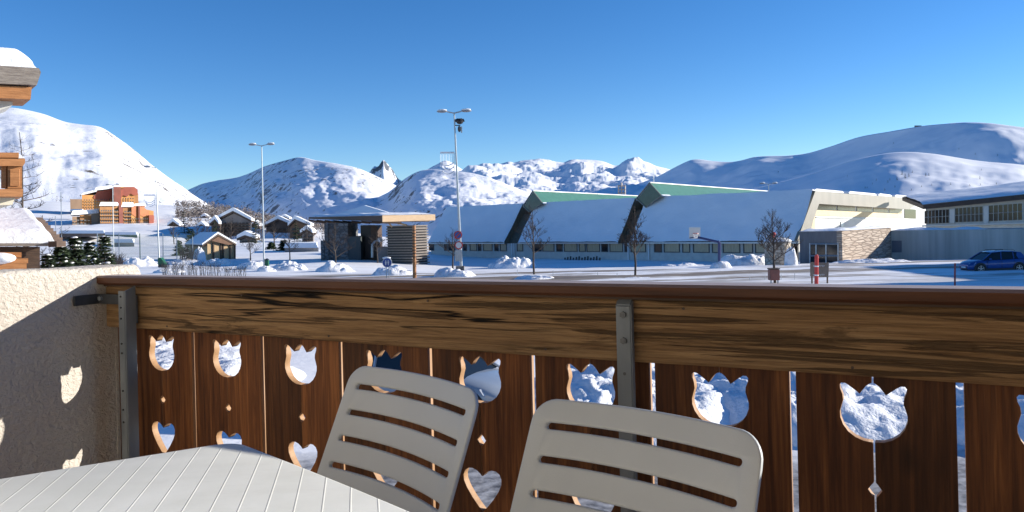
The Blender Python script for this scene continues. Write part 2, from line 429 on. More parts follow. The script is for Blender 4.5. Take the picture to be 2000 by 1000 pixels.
mountain('front_hill', [(540, 462), (600, 436), (650, 425), (700, 408), (735, 388), (765, 372), (790, 350), (815, 336), (840, 331), (880, 333), (930, 340), (980, 356), (1030, 375), (1080, 398), (1160, 430)],
         [(540, 4700), (700, 3800), (830, 3250), (960, 3050), (1160, 3000)], [(540, 3300), (700, 2500), (830, 2100), (960, 1950), (1160, 1900)], 462, MT_FRONT, 30, .003, 300, 100, 1.0, .85, .12, 11, wob=.045)
mountain('rock_peak', [(690, 365), (720, 341), (733, 328), (743, 324), (752, 312), (760, 322), (768, 330), (780, 349), (795, 358), (830, 385)],
         9000, 7000, 430, MT_SPIKE, 130, .002, 90, 50, 1.0, .7, .12, 5)
mountain('rock_peak', [(805, 350), (835, 332), (855, 322), (872, 314), (885, 318), (900, 328), (920, 340), (950, 360)],
         9000, 7000, 430, MT_SPIKE, 120, .002, 80, 50, 1.0, .7, .1, 9)
mountain('glacier_range', [(870, 352), (905, 335), (920, 324), (945, 321), (965, 322), (985, 318), (997, 315), (1008, 317), (1040, 316), (1060, 314), (1100, 319), (1120, 313), (1150, 312), (1180, 315), (1205, 323), (1225, 318), (1245, 316), (1265, 316), (1285, 324), (1310, 330), (1350, 345), (1420, 370)],
         9500, 5200, 405, MT_BACK, 150, .0013, 360, 130, .9, .95, .07, 21, wob=.05)
mountain('shaded_ridge', [(1060, 385), (1100, 345), (1120, 333), (1150, 326), (1185, 331), (1215, 342), (1240, 360), (1300, 385)],
         8000, 6400, 410, MT_BACK, 90, .0016, 120, 50, 1.0, .8, .12, 33)
mountain('right_mountain', [(1180, 385), (1230, 365), (1280, 347), (1310, 332), (1340, 318), (1358, 314), (1400, 317), (1440, 316), (1480, 306), (1540, 304), (1580, 299), (1620, 287), (1680, 267), (1740, 256), (1800, 246), (1870, 240), (1900, 240), (1950, 244), (2000, 251), (2150, 275), (2400, 330), (2800, 400)],
         [(1180, 7000), (1600, 4700), (2000, 3300), (2800, 2600)], [(1180, 5200), (1600, 3400), (2000, 2350), (2800, 1900)], 425, MT_RIGHT, 100, .0011, 360, 110, 1.0, 1.25, .08, 41, wob=.035)
mountain('lower_ridge', [(1300, 420), (1380, 396), (1450, 375), (1520, 357), (1600, 336), (1660, 316), (1700, 306), (1740, 299), (1780, 297), (1830, 301), (1880, 309), (1930, 316), (2000, 322), (2150, 345), (2400, 380), (2800, 420)],
         [(1300, 3600), (1560, 2750), (1740, 2350), (1900, 2200), (2100, 2150), (2800, 2300)], [(1300, 2500), (1560, 1900), (1740, 1600), (1900, 1480), (2100, 1420), (2800, 1500)], 430, MT_RIGHT, 30, .002, 300, 80, .9, 1.25, .10, 47, wob=.03)

# ============================================================ VEGETATION
def bare_tree(label, x, y, h, spread, n, seed, group, trunk_h=.3, r0=.09, up=.55, top=None, density=1.0, z0=None):
    rnd = random.Random(seed); z0 = ground_z(x, y) if z0 is None else z0
    t = thing('bare_tree', label, 'tree', (x, y, z0), 0, group)
    tr = MB(); br = MB(); pts = []; px, py = 0, 0
    for i in range(7):
        pts.append(Vector((px, py, h * i / 6 * .93))); px += rnd.uniform(-1, 1) * h * .012; py += rnd.uniform(-1, 1) * h * .012
    tr.tube([p + Vector((0, 0, -.15)) if i == 0 else p for i, p in enumerate(pts)], [r0 * (1 - .82 * i / 6) for i in range(7)], 7)
    def grow(p, d, L, r, lev):
        q = [p]; k = 4 if lev < 2 else 3
        for i in range(k):
            d = (d + Vector((rnd.uniform(-1, 1), rnd.uniform(-1, 1), rnd.uniform(-.4, .8))) * .17).normalized()
            q.append(q[-1] + d * (L / k))
        br.tube(q, [r * (1 - .7 * i / k) for i in range(k + 1)], 4 if lev < 1 else 3, False)
        if lev >= 3 or L < h * .035: return
        for j in range(int((5 if lev == 0 else 4) * density + rnd.random())):
            s = rnd.uniform(.25, 1.0); i = min(k - 1, int(s * k)); pp = q[i].lerp(q[i + 1], s * k - i)
            a = rnd.uniform(0, 6.283); sd = Vector((math.cos(a), math.sin(a), rnd.uniform(-.1, .9)))
            grow(pp, (d * .75 + sd * .75).normalized(), L * rnd.uniform(.35, .6), r * .62, lev + 1)
    for j in range(n):
        f = trunk_h + (1 - trunk_h) * (j + rnd.random()) / n * .95
        i = min(5, int(f * 6 / .93 * .93)); p = pts[i].lerp(pts[i + 1], f * 6 - i if f * 6 - i < 1 else 1)
        a = j * 2.4 + rnd.uniform(-.5, .5); L = spread * (1.05 - .75 * (f - trunk_h) / (1 - trunk_h)) * rnd.uniform(.75, 1.15)
        grow(p, Vector((math.cos(a), math.sin(a), up + f * .35)).normalized(), L, r0 * .5 * (1.15 - f), 0)
    tr.build('trunk', BARK, t, local=True, fix=False); br.build('crown', TWIG, t, local=True, fix=False)
    return t
def conifer(label, x, y, h, rad, seed, group=None, z0=None, dens=1.0, snow=False, lev=None, name='conifer'):
    rnd = random.Random(seed); z0 = ground_z(x, y) if z0 is None else z0
    t = thing(name, label, 'tree', (x, y, z0), 0, group)
    MB().tube([(0, 0, -.1), (0, 0, h * .97)], [rad * .09, rad * .01], 6).build('trunk', BARK, t, local=True)
    c = MB(); s = MB(); L = lev or max(6, int(h * 4))
    for i in range(L):
        f = i / L; z = h * (.08 + .9 * f); rr = rad * (1 - f) ** 1.05 + rad * .04
        m = max(3, int((9 - 4 * f) * dens))
        for k in range(m):
            a = rnd.uniform(0, 6.283); l = rr * rnd.uniform(.6, 1.15); dr = rnd.uniform(-.35, .12)
            d = Vector((math.cos(a), math.sin(a), dr)); sd = Vector((-math.sin(a), math.cos(a), 0))
            steps = max(2, int(3 * dens + 1))
            for q in range(steps):
                p = Vector((0, 0, z)) + d * l * (.25 + .75 * (q + rnd.random() * .6) / steps)
                wd = rad * .16 * rnd.uniform(.6, 1.3); ln = rad * .28 * rnd.uniform(.7, 1.3)
                for e in (-1, 1):
                    v = (d * .8 + sd * e * .9 + Vector((0, 0, rnd.uniform(-.5, .4)))).normalized()
                    nrm = v.cross(Vector((rnd.uniform(-.5, .5), rnd.uniform(-.5, .5), 1))).normalized()
                    c.poly([p - nrm * wd * .4, p + v * ln * .6 - nrm * wd * .35, p + v * ln, p + v * ln * .6 + nrm * wd * .4, p + nrm * wd * .4])
                if snow and rnd.random() < .06:
                    s.ball(p + Vector((0, 0, wd * .35)), (wd * .8, wd * .7, wd * .3), 6, 4)
    c.build('crown', NEEDLE, t, local=True, fix=False)
    if snow: s.build('snow', SNOW, t, local=True, fix=False, smooth=True)['kind'] = 'stuff'
    return t
def gp(u, v):                                                  # ground point under a pixel
    r = ray(u, v); y = 20.0
    for _ in range(40): y = ground_z(r.x * y, y) / r.z
    return r * y

# trees standing on the lot (pixel of the foot or depth, height)
def lot_tree(label, u, y, vtop, spread, n, seed, **k):
    x = ray(u, 520).x * y; z0 = ground_z(x, y); h = at(u, vtop, y).z - z0
    return bare_tree(label, x, y, h, spread, n, seed, 'bare trees on the snowy lot', z0=z0, **k)
lot_tree('bare young tree in front of the gap between the first and second hall roofs', 1043, 61, 398, 1.75, 15, 1, trunk_h=.3)
lot_tree('dense bare tree with a full dark twiggy crown before the second brown roof slot', 1240, 57, 392, 1.25, 26, 2, trunk_h=.26, up=.9, density=1.25)
lot_tree('round-headed bare tree beside the rubble stone tower and the brown bin', 1513, 47, 402, 1.35, 24, 3, trunk_h=.28, density=1.15, up=.7)
lot_tree('small bare tree in front of the dark stone pavilion', 657, 80, 428, 1.7, 18, 4, trunk_h=.25)
lot_tree('thin bare tree leaning beside the tall lamp with round signs', 884, 67, 440, 1.2, 10, 5, trunk_h=.35)
lot_tree('slim bare tree near the dark chalet block, right of the green bin', 566, 95, 440, 1.3, 14, 6, trunk_h=.3)
lot_tree('small bare tree with a brown trunk wrap behind the snow piles', 490, 92, 462, 1.3, 12, 7, trunk_h=.4)
lot_tree('bare tree partly hidden at the right end of the pavilion wall', 738, 96, 448, 1.5, 14, 8, trunk_h=.3)
x = ray(50, 420).x * 45; bare_tree('tall thin bare larch rising behind the snow-covered porch roof at far left', x, 45, at(50, 235, 45).z + 3.2, 1.9, 46, 9, None, trunk_h=.12, r0=.1, up=-.05, z0=-3.2, density=.75)

for i, (u, y, vt, rad, lab) in enumerate([
        (120, 30, 482, .9, 'snow-dusted dark conifer behind the stucco wall, nearest to the porch roof'),
        (146, 33, 464, .95, 'bushy conifer behind the stucco wall, second from the porch roof'),
        (176, 34, 474, .85, 'pointed conifer behind the middle of the stucco wall'),
        (203, 37, 462, .9, 'slim-topped conifer behind the stucco wall, nearest to the railing'),
        (94, 27, 497, .7, 'low snowy conifer beside the brown timber porch')]):
    q = at(u, vt - 7, y); zb = -3.4; conifer(lab, q.x, y, q.z - zb, rad * 1.0, 50 + i, 'conifers behind the stucco wall', zb, 1.7, True, 20)
for i, (u, y, vt, vb, rad, lab) in enumerate([
        (372, 120, 443, 505, 1.6, 'dark conifer standing left of the small wooden hut'),
        (350, 135, 468, 503, 1.5, 'low conifer between the tall lamp and the wooden hut'),
        (555, 150, 468, 497, 2.3, 'broad dark conifer behind the thin bare tree near the lamp'),
        (530, 160, 472, 497, 2.2, 'conifer behind the tall double lamp'),
        (596, 170, 474, 496, 2.0, 'small conifer beside the left end of the pavilion'),
        (625, 260, 462, 480, 2.4, 'dark pointed conifer behind the pavilion roof end')]):
    q = at(u, vt, y); zb = at(u, vb, y).z; conifer(lab, q.x, y, q.z - zb, rad, 70 + i, 'conifers around the hut', zb, 1.3, False, 16)
# conifers on the shaded right-hand slopes
rnd = random.Random(5)
spots = [(1762, 341, 9), (1768, 348, 10), (1775, 345, 8), (1752, 352, 8), (1782, 337, 5), (1734, 357, 6), (1738, 352, 5), (1712, 353, 5), (1748, 366, 5), (1728, 372, 6), (1704, 360, 4), (1690, 368, 5), (1694, 367, 4), (1808, 344, 7), (1814, 343, 6),
         (1914, 350, 7), (1894, 363, 5), (1857, 361, 5), (1915, 362, 5), (1946, 360, 5), (1655, 345, 4), (1520, 337, 4), (1917, 333, 4), (1873, 292, 4), (1905, 302, 4), (1948, 304, 4), (1745, 281, 4), (1820, 362, 4), (1800, 365, 4), (1780, 372, 5)]
def on_mesh(names, u, v):
    dg = bpy.context.evaluated_depsgraph_get(); best = None
    for nm in names:
        o = bpy.data.objects[nm]; d = ray(u, v).normalized()
        ok, loc, nr, idx = o.ray_cast(Vector((0, 0, 0)), d)
        if ok and (best is None or loc.length < best.length): best = loc
    return best
bpy.context.view_layer.update()
for i, (u, v, h) in enumerate(spots):
    q = on_mesh(('right_mountain', 'lower_ridge'), u, v)
    if q is None: continue
    hh = h * q.y / FPX * 1.15
    o = conifer('tiny dark conifer on the shaded snowy slope of the right-hand mountain', q.x, q.y, hh, hh * .28, 200 + i, 'tiny conifers on the right-hand mountain', q.z - hh * .1, 1, False, 7)
rnd = random.Random(31)
for i, (u, vb, y, h) in enumerate([(405, 470, 210, 7), (420, 474, 190, 6), (436, 478, 170, 6), (452, 476, 180, 7), (500, 474, 200, 7), (512, 470, 220, 8), (536, 478, 180, 6), (580, 476, 190, 6), (600, 480, 170, 6), (340, 462, 230, 7), (360, 458, 260, 8), (385, 466, 220, 7)]):
    q = at(u, vb, y); z_ = ground_z(q.x, y)
    W_ = ('left of the small dark chalet high on the wooded slope', 'left of the tall grey chalet block', 'before the left corner of the tall grey chalet block', 'before the middle of the tall grey chalet block', 'between the tall grey block and the double lamp',
          'just left of the double lamp head axis', 'before the dark chalet block with long balconies', 'before the brown chalet with the broad roof', 'just left of the pavilion canopy tip', 'before the small brown chalet right of the orange blocks', 'right of the small brown chalet near the orange blocks', 'above the roof of the wooden hut')[i]
    if i % 3 == 1: conifer('dark conifer among the far chalets, ' + W_, q.x, y, h, h * .25, 300 + i, 'conifers among the far chalets', z_, 1, False, 10)
    else: bare_tree('bare brown tree, ' + W_, q.x, y, h, h * .33, 14, 300 + i, 'bare trees among the far chalets', .2, .16, .7, z0=z_)
# far wood on the valley hillside: one mass
wd = MB(); rnd = random.Random(8)
for i in range(3000):
    if i < 2300: u = rnd.uniform(345, 640); r = 300 + 350 * rnd.random() ** .6
    else: u = rnd.uniform(60, 360) if rnd.random() < .35 else rnd.uniform(340, 700); r = rnd.uniform(290, 620)
    a = math.atan((u - 1000) / FPX); x, y = r * math.sin(a), r * math.cos(a)
    if u < 340 and r < 590: continue
    if noise.noise(Vector((x * .02, y * .02, 0))) < -.2: continue
    z = ground_z(x, y); h = rnd.uniform(2.5, 6)
    for k in range(10):
        f = rnd.random(); rr = h * .25 * (1.1 - f); an = rnd.uniform(0, 6.28)
        c = Vector((x + math.cos(an) * rr * .6, y + math.sin(an) * rr * .6, z + h * (.1 + .85 * f)))
        e = [Vector((rnd.uniform(-1, 1), rnd.uniform(-1, 1), rnd.uniform(-1, 1))) * h * .13 for _ in range(3)]
        wd.poly([c + e[0], c + e[1], c + e[2]])
tag(wd.build('woodland', simple('far_wood', (.09, .075, .065), (.26, .22, .2), .08, (1, 1, 1), .9), fix=False), 'mass of dark bare wood and bushes covering the valley hillside', 'woodland', kind='stuff')

# ============================================================ SPORTS HALL (snow roofs, green lanterns)
E0 = atz(835, 474, -2.77); E1 = atz(1560, 472, -2.77)
DF = (E1 - E0); DF.z = 0; DF.normalize(); NF = Vector((-DF.y, DF.x, 0))     # NF points away from us
if NF.y < 0: NF = -NF
ZE, ZG = -2.77, -5.5
def F(u, v, q): return onpl(u, v, E0 + NF * q, NF)
hall = thing('sports_hall', 'long low hall with three steep snow-covered roofs and green metal lanterns', 'building', tuple(E0 + DF * 20 + Vector((0, 0, ZG))))
sv = lambda u: (F(u, 473, 0) - E0).dot(DF)
zt = F(1590, 371.5, 4.3).z
mods = [(sv(835), sv(985)), (sv(1011), sv(1207)), (sv(1229), sv(1560))]
def FP(s, q, z): p = E0 + DF * s + NF * q; return Vector((p.x, p.y, z))
for (s0, s1) in mods:
    # snow blanket on the front slope, slightly uneven
    th = .28
    def f(a, b_, s0=s0, s1=s1):
        s = s0 + (s1 - s0) * a; q = 4.45 * b_ - .02; z = ZE + (zt - ZE) * b_
        e = noise.fractal(Vector((s * .3, b_ * 2.2, 1)), .9, 2, 5) * .10 + max(0, noise.noise(Vector((s * 2.2, b_ * 1.0, 4)))) * .05 * b_
        ed = (1 - math.exp(-min(a, 1 - a) * (s1 - s0) * 3)) * .15
        return FP(s, q - e - ed * .5, z + e + ed - (.05 if b_ == 0 else 0))
    m = MB().grid(f, 60, 16)
    body = MB().prism([FP(s0, .12, ZE - .15), FP(s0, 4.5, zt - .1), FP(s0, 16, zt - 1.2), FP(s0, 16, ZG), FP(s0, 1.1, ZG), FP(s0, 1.1, ZE - .15)], DF * (s1 - s0 - (2.0 if s1 == mods[2][1] else 0)))
    body.build('roof_body', BROWNSLOT, hall)
    m.build('snow_roof', SNOW_ROOF, hall, smooth=True)
    MB().prism([FP(s0, -.02, ZE - .02), FP(s0, .1, ZE + .05), FP(s0, .1, ZE - .22), FP(s0, -.02, ZE - .22)], DF * (s1 - s0)).build('gutter', GALV, hall)
    if s1 == mods[2][1]: MB().prism([FP(s1 - 2.0, .12, ZE - .15), FP(s1 - 2.0, 4.5, zt - .1), FP(s1 - 2.0, 16, zt - 1.2), FP(s1 - 2.0, 16, zt - 1.5), FP(s1 - 2.0, 4.7, zt - .45), FP(s1 - 2.0, .5, ZE - .2)], DF * 1.64).build('roof_overhang', BEIGE, hall)
    MB().prism([FP(s0, 4.3, zt + .02), FP(s0, 4.5, zt + .12), FP(s0, 16, zt - .95), FP(s0, 16, zt - 1.15)], DF * (s1 - s0)).build('snow_roof', SNOW_ROOF, hall)
# brown glazed slots between the roofs
for a, b in ((mods[0][1], mods[1][0]), (mods[1][1], mods[2][0])):
    MB().prism([FP(a, 1.0, ZE - .2), FP(a, 4.6, zt - 1.6), FP(a, 5.2, zt - 1.6), FP(a, 5.2, ZG), FP(a, 1.0, ZG)], DF * (b - a)).build('slot_cladding', BROWNSLOT, hall)
# lanterns: ridge runs away from us, green slope on the right, snow on the left
for T_, L_, B_, R_, far in (((1041, 373), (1022, 402), (1034, 414), (1060, 397), (1245, 383)), ((1269, 357), (1243, 388), (1262, 405), (1292, 382), (1482, 372.5))):
    q = 3.3; T, L, B, Rr = [F(*p, q) for p in (T_, L_, B_, R_)]
    ry = ray(*far); Tf = ry * (T.z / ry.z); dv = Tf - T
    dv2 = dv * 1.12
    MB().poly([T, L, B, Rr]).build('lantern_end', GREEND, hall)
    MB().prism([T, Rr, Rr + Vector((0, 0, -.12)), T + Vector((0, 0, -.12))], dv2).build('green_roof', GREENM, hall)
    MB().prism([T + Vector((0, 0, .02)), L, L + Vector((0, 0, -.25)), T + Vector((0, 0, -.25))], dv2).build('lantern_side', SNOW_ROOF, hall)
    MB().prism([T + Vector((-.18, 0, .16)), T + Vector((.1, -.1, .1)), T + Vector((.12, -.1, -.02)), T + Vector((-.18, 0, -.02))], dv2).build('snow_strip', SNOW, hall)
    fr = MB()
    for P, Q in ((T, L), (T, Rr), (Rr, B), (L, B)): fr.tube([P - NF * .05, Q - NF * .05], .09, 4)
    fr.build('lantern_frame', BEIGE, hall)
    MB().prism([Rr + Vector((0, 0, .15)), Rr + DF * .25 + Vector((0, 0, .0)), Rr + Vector((0, 0, -.1)), Rr - DF * .1], NF * 2).build('snow_strip', SNOW, hall)
# front wall and its windows
wallq = .75
for i, (s0, s1) in enumerate(((mods[0][0], mods[2][1]),)):
    MB().prism([FP(s0, wallq, ZG), FP(s0, wallq, -2.95), FP(s0, wallq + .3, -2.95), FP(s0, wallq + .3, ZG)], DF * (s1 - s0 - 1.25)).build('front_wall', HALLW, hall)
def hall_win(u0, u1, dark):
    a, b = (F(u0, 485, wallq) - E0).dot(DF), (F(u1, 485, wallq) - E0).dot(DF)
    z0, z1 = -4.15, -2.98
    w_ = MB().prism([FP(a, wallq - .05, z0), FP(a, wallq - .05, z1), FP(a, wallq - .01, z1), FP(a, wallq - .01, z0)], DF * (b - a)).build('window', GLASS if dark else CURTAIN, hall)
    fr = MB()
    for s, e in ((a, a + .14), (b - .1, b)): fr.prism([FP(s, wallq - .1, z0), FP(s, wallq - .1, z1), FP(s, wallq - .02, z1), FP(s, wallq - .02, z0)], DF * (e - s))
    fr.prism([FP(a + .14, wallq - .1, z0), FP(a + .14, wallq - .1, z0 + .1), FP(a + .14, wallq - .02, z0 + .1), FP(a + .14, wallq - .02, z0)], DF * (b - a - .24))
    fr.build('frame', FRAME, w_)
W = [(838, 848, 1), (868, 874, 1), (876, 888, 1), (905, 912, 1), (918, 932, 0), (934, 940, 1), (944, 962, 0), (966, 974, 1), (977, 990, 0), (1010, 1022, 0), (1040, 1058, 1), (1060, 1083, 0), (1087, 1099, 1), (1102, 1128, 0), (1131, 1144, 0), (1146, 1172, 0), (1175, 1188, 1), (1191, 1217, 0), (1220, 1226, 1), (1232, 1262, 0),
     (1278, 1293, 1), (1297, 1328, 0), (1333, 1348, 0), (1354, 1386, 0), (1391, 1407, 0), (1412, 1446, 0), (1452, 1471, 0), (1475, 1500, 0), (1506, 1530, 1), (1534, 1550, 0)]
for a, b, d in W: hall_win(a, b, d)
for u in (1001, 1005, 1228, 1268): # rain pipes
    s = (F(u, 485, wallq) - E0).dot(DF); MB().tube([FP(s, wallq - .15, ZG), FP(s, wallq - .15, ZE - .15)], .1, 6).build('rain_pipe', WHITEP, hall)
# right-hand gable end: plane through E1 running away from us
ND = DF.copy()
def G(u, v, off=0): return onpl(u, v, E1 + ND * off, ND)
fas = [G(*p) for p in ((1592.5, 373), (1660, 379), (1745, 384), (1801, 388.5), (1777, 409), (1600, 398), (1588, 432), (1584, 450), (1563, 472), (1557, 470))]
MB().prism(fas, ND * -.35).build('gable_fascia', BEIGE, hall)
for k, (a, b) in enumerate(((1592, 1648), (1658, 1712), (1716, 1742), (1748, 1803))):
    va = lambda u: 373 + (u - 1592) * .0745
    MB().prism([G(a, va(a), .02), G(a, va(a) - 2.6, .02), G(a + 3, va(a) - 4.5, .02), G(b - 3, va(b) - 4, .02), G(b, va(b) - 1.8, .02), G(b, va(b), .02)], ND * -1.2).build('snow_strip', SNOW, hall)
off = -1.3
def gp_part(name, px, mat, o, th=.2): return MB().prism([G(u, v, o) for u, v in px], ND * -th).build(name, mat, hall)
gp_part('gable_wall', [(1560, 396), (1812, 396), (1812, 470), (1560, 530)], WALLW, off)
gp_part('cream_panel', [(1590, 409.5), (1762, 417), (1762, 426), (1590, 421)], CREAM, off + .06, .05)
gp_part('cream_panel', [(1583, 422), (1592, 422), (1592, 452), (1583, 452)], CREAM, off + .06, .05)
for a, b in ((1597, 1633), (1636, 1670), (1674, 1703), (1706, 1734), (1737, 1762), (1767, 1789)):
    t0 = 398 + (a - 1600) * .07; b0 = 409 + (a - 1597) * .045
    gp_part('gable_window', [(a, t0 - 2), (b, t0 + .07 * (b - a) - 2), (b, (b0 + .045 * (b - a)) if b < 1765 else 427), (a, b0 if b < 1765 else 426)], CURTAIN if b < 1765 else GLASS, off + .07, .04)
gp_part('wall_moulding', [(1594, 423.5), (1750, 428.5), (1750, 429.5), (1594, 425)], GALV, off + .12, .08)
gp_part('wall_vent', [(1642.5, 433), (1648, 433), (1648, 444), (1642.5, 443)], GALV, off + .1, .06)

# entrance block, lit stone wall and the long grey-green annex
Y1 = 75.0; C1 = Vector((ray(1645, 480).x * Y1, Y1, 0))
def S(u, v, o=0): return onpl(u, v, C1 + ND * o, ND)
C2 = S(1741, 480); ztop = -1.42; zb = -5.2
ent = thing('entrance_block', 'low entrance block with dark glazed doors and a sunlit brown stone wall', 'building', (C1.x, C1.y, zb))
def band(p, q, z0, z1, inward, name, mat, par):
    p = Vector((p.x, p.y, 0)); q = Vector((q.x, q.y, 0)); i = inward
    return MB().hexa([Vector((*p.xy, z0)), Vector((*q.xy, z0)), Vector((*(q + i).xy, z0)), Vector((*(p + i).xy, z0)), Vector((*p.xy, z1)), Vector((*q.xy, z1)), Vector((*(q + i).xy, z1)), Vector((*(p + i).xy, z1))]).build(name, mat, par)
band(C1, C2, zb, ztop, -ND * .5, 'stone_wall', STONE, ent)
CL = C1 - DF * 4.2
def H(u, v, o=0): return onpl(u, v, C1 + NF * o, NF)
band(C1 - DF * .5, CL, zb, ztop - .03, NF * 4, 'porch_wall', simple('slate_cladding', (.09, .09, .1), (.14, .14, .15), 1, (3, 3, .5), .5), ent)
for a, b in ((1583, 1593), (1595, 1612), (1616, 1635)):
    p = MB().prism([H(a, 478, -.06), H(b, 478, -.06), H(b, 498, -.06), H(a, 498, -.06)], NF * .04).build('door', GLASS, ent)
    MB().prism([H(a, 501, -.06), H(b, 501, -.06), H(b, 512, -.06), H(a, 512, -.06)], NF * .04).build('lower_pane', GLASS, p)
fr = MB()
for u in (1582, 1594, 1613.5, 1637): fr.tube([H(u, 475, -.08), H(u, 514, -.08)], .07, 4)
for v in (476.5, 499.5): fr.tube([H(1582, v, -.09), H(1637, v, -.09)], .08, 4)
fr.build('door_frame', GALV, ent)
def cap_snow(p, q, inw, z, h, par, name='snow_cap', n=24, seed=0):
    def f(a, b):
        P = p.lerp(q, a) + inw * b; e = math.sin(math.pi * b) ** .5 * h * (.75 + .5 * noise.noise(Vector((P.x * .6, P.y * .6, seed)))) * min(1, a * n * .5, (1 - a) * n * .5)
        return Vector((P.x, P.y, z + max(0, e)))
    return MB().grid(f, n, 6).build(name, SNOW, par, smooth=True, fix=False)
cap_snow(CL + NF * -.1, C1 + NF * -.1, NF * 4, ztop - .02, .3, ent)
cap_snow(C1 + ND * .1, C2 + ND * .1, -ND * 1.6, ztop + .01, .32, ent, seed=3)
zan = at(1741, 450, C2.y).z; A1 = Vector((ray(2000, 480).x * 78, 78, 0)); dA = (A1 - C2); dA.z = 0; dA.normalize(); A2 = A1 + dA * 12
nA = Vector((-dA.y, dA.x, 0)); nA = nA if nA.x > 0 else -nA
ann = thing('annex_building', 'long grey-green annex with large dark windows under a sloping snowy roof', 'building', (A1.x, A1.y, zb))
band(C2, A2, zb - .2, zan, nA * 6, 'lower_wall', GREYW, ann)
MB().prism([onpl(u, v, C2 - nA * .06, nA) for u, v in ((1742, 470), (1761, 470), (1761, 493), (1742, 493))], nA * .04).build('hatch', simple('hatch_blue', (.1, .13, .17), None, rough=.5), ann)
cap_snow(C2 - nA * .1, C2 + dA * 9 - nA * .1, nA * 3, zan - .01, .3, ann, seed=5)
U0 = at(1803, 400, 95); U1 = at(2000, 380, 86)
dU = (U1 - U0).normalized(); U2 = U1 + dU * 14
zl = lambda P, z: Vector((P.x, P.y, z))
R0 = at(1762, 385, 112); R1 = at(1995, 357.5, 98); R2 = R1 + (R1 - R0).normalized() * 16
nU = Vector((-dU.y, dU.x, 0)).normalized(); nU = nU if nU.x > 0 else -nU
MB().hexa([zl(U0 + nU * .6, ztop - .5), zl(U2 + nU * .6, ztop - .5), zl(U2 + nU * 9, ztop - .5), zl(U0 + nU * 9, ztop - .5), U0 + nU * .6 - Vector((0, 0, .25)), U2 + nU * .6 - Vector((0, 0, .25)), U2 + nU * 9, U0 + nU * 9]).build('upper_wall', HALLW, ann)
MB().hexa([U0 - Vector((0, 0, .55)), U2 - Vector((0, 0, .55)), R2 - Vector((0, 0, .5)), R0 - Vector((0, 0, .5)), U0, U2, R2, R0]).build('roof', DARKF, ann)
def f(a, b):
    P = U0.lerp(U2, a).lerp(R0.lerp(R2, a), .02 + b * .96); e = .32 * min(1, b * 8, (1 - b) * 12 + .2) * (.9 + .3 * noise.noise(P * .4)); return P + Vector((0, 0, e))
MB().grid(f, 50, 14).build('snow_roof', SNOW_ROOF, ann, smooth=True, fix=False)
tb = thing('shadow_block', 'unseen block right of the annex, added to shade the lot', 'building', (52, 36, -4.5))  # off-frame building, added to cast shadow over the lot
MB().box(56, 68, 34, 51, -4.6, 6.6).build('wall', HALLW, tb)
MB().box(57, 67, 51, 66, -4.6, 4.9).build('shadow_wing', HALLW, tb)  # lower step, height set by how far its shadow should reach
for i in range(3):
    for j in range(3): MB().box(55.9, 55.99, 38 + i * 4.4, 40 + i * 4.4, -3 + j * 3, -1.4 + j * 3).build('window', GLASS, tb)
MB().prism([P3_(55, 33, 6.6), P3_(62, 33, 8.5), P3_(69, 33, 6.6)], Vector((0, 19, 0))).build('roof', SNOW_ROOF, tb)
def UW(u, v, o=0): return onpl(u, v, U0 + nU * (.6 - o), nU)
for a, b, t0, t1, b0, b1 in ((1806, 1854, 412, 409, 437, 435), (1865, 1920, 407, 403, 434, 432), (1931, 1997, 402, 397, 432, 429)):
    q = MB().prism([UW(a, t0, .06), UW(b, t1, .06), UW(b, b1, .06), UW(a, b0, .06)], nU * .04).build('window', GLASS, ann)
    fr = MB(); n = 7
    for k in range(n + 1):
        u = a + (b - a) * k / n; tt = t0 + (t1 - t0) * k / n; bb = b0 + (b1 - b0) * k / n
        fr.tube([UW(u, tt, .1), UW(u, bb, .1)], .035, 4)
    fr.tube([UW(a, (t0 + b0) / 2, .1), UW(b, (t1 + b1) / 2, .1)], .04, 4); fr.build('window_bars', GALV, q)
for a, b, t_ in ((1855, 1864, 409), (1921, 1930, 403)):
    MB().prism([UW(a, t_, .14), UW(b, t_ - .6, .14), UW(b, 436, .14), UW(a, 436.5, .14)], nU * .1).build('pillar', WALLW, ann)
MB().prism([UW(1800, 440, .3), UW(2050, 433, .3), UW(2050, 436, .3), UW(1800, 443, .3)], nU * .28).build('sill', WALLW, ann)

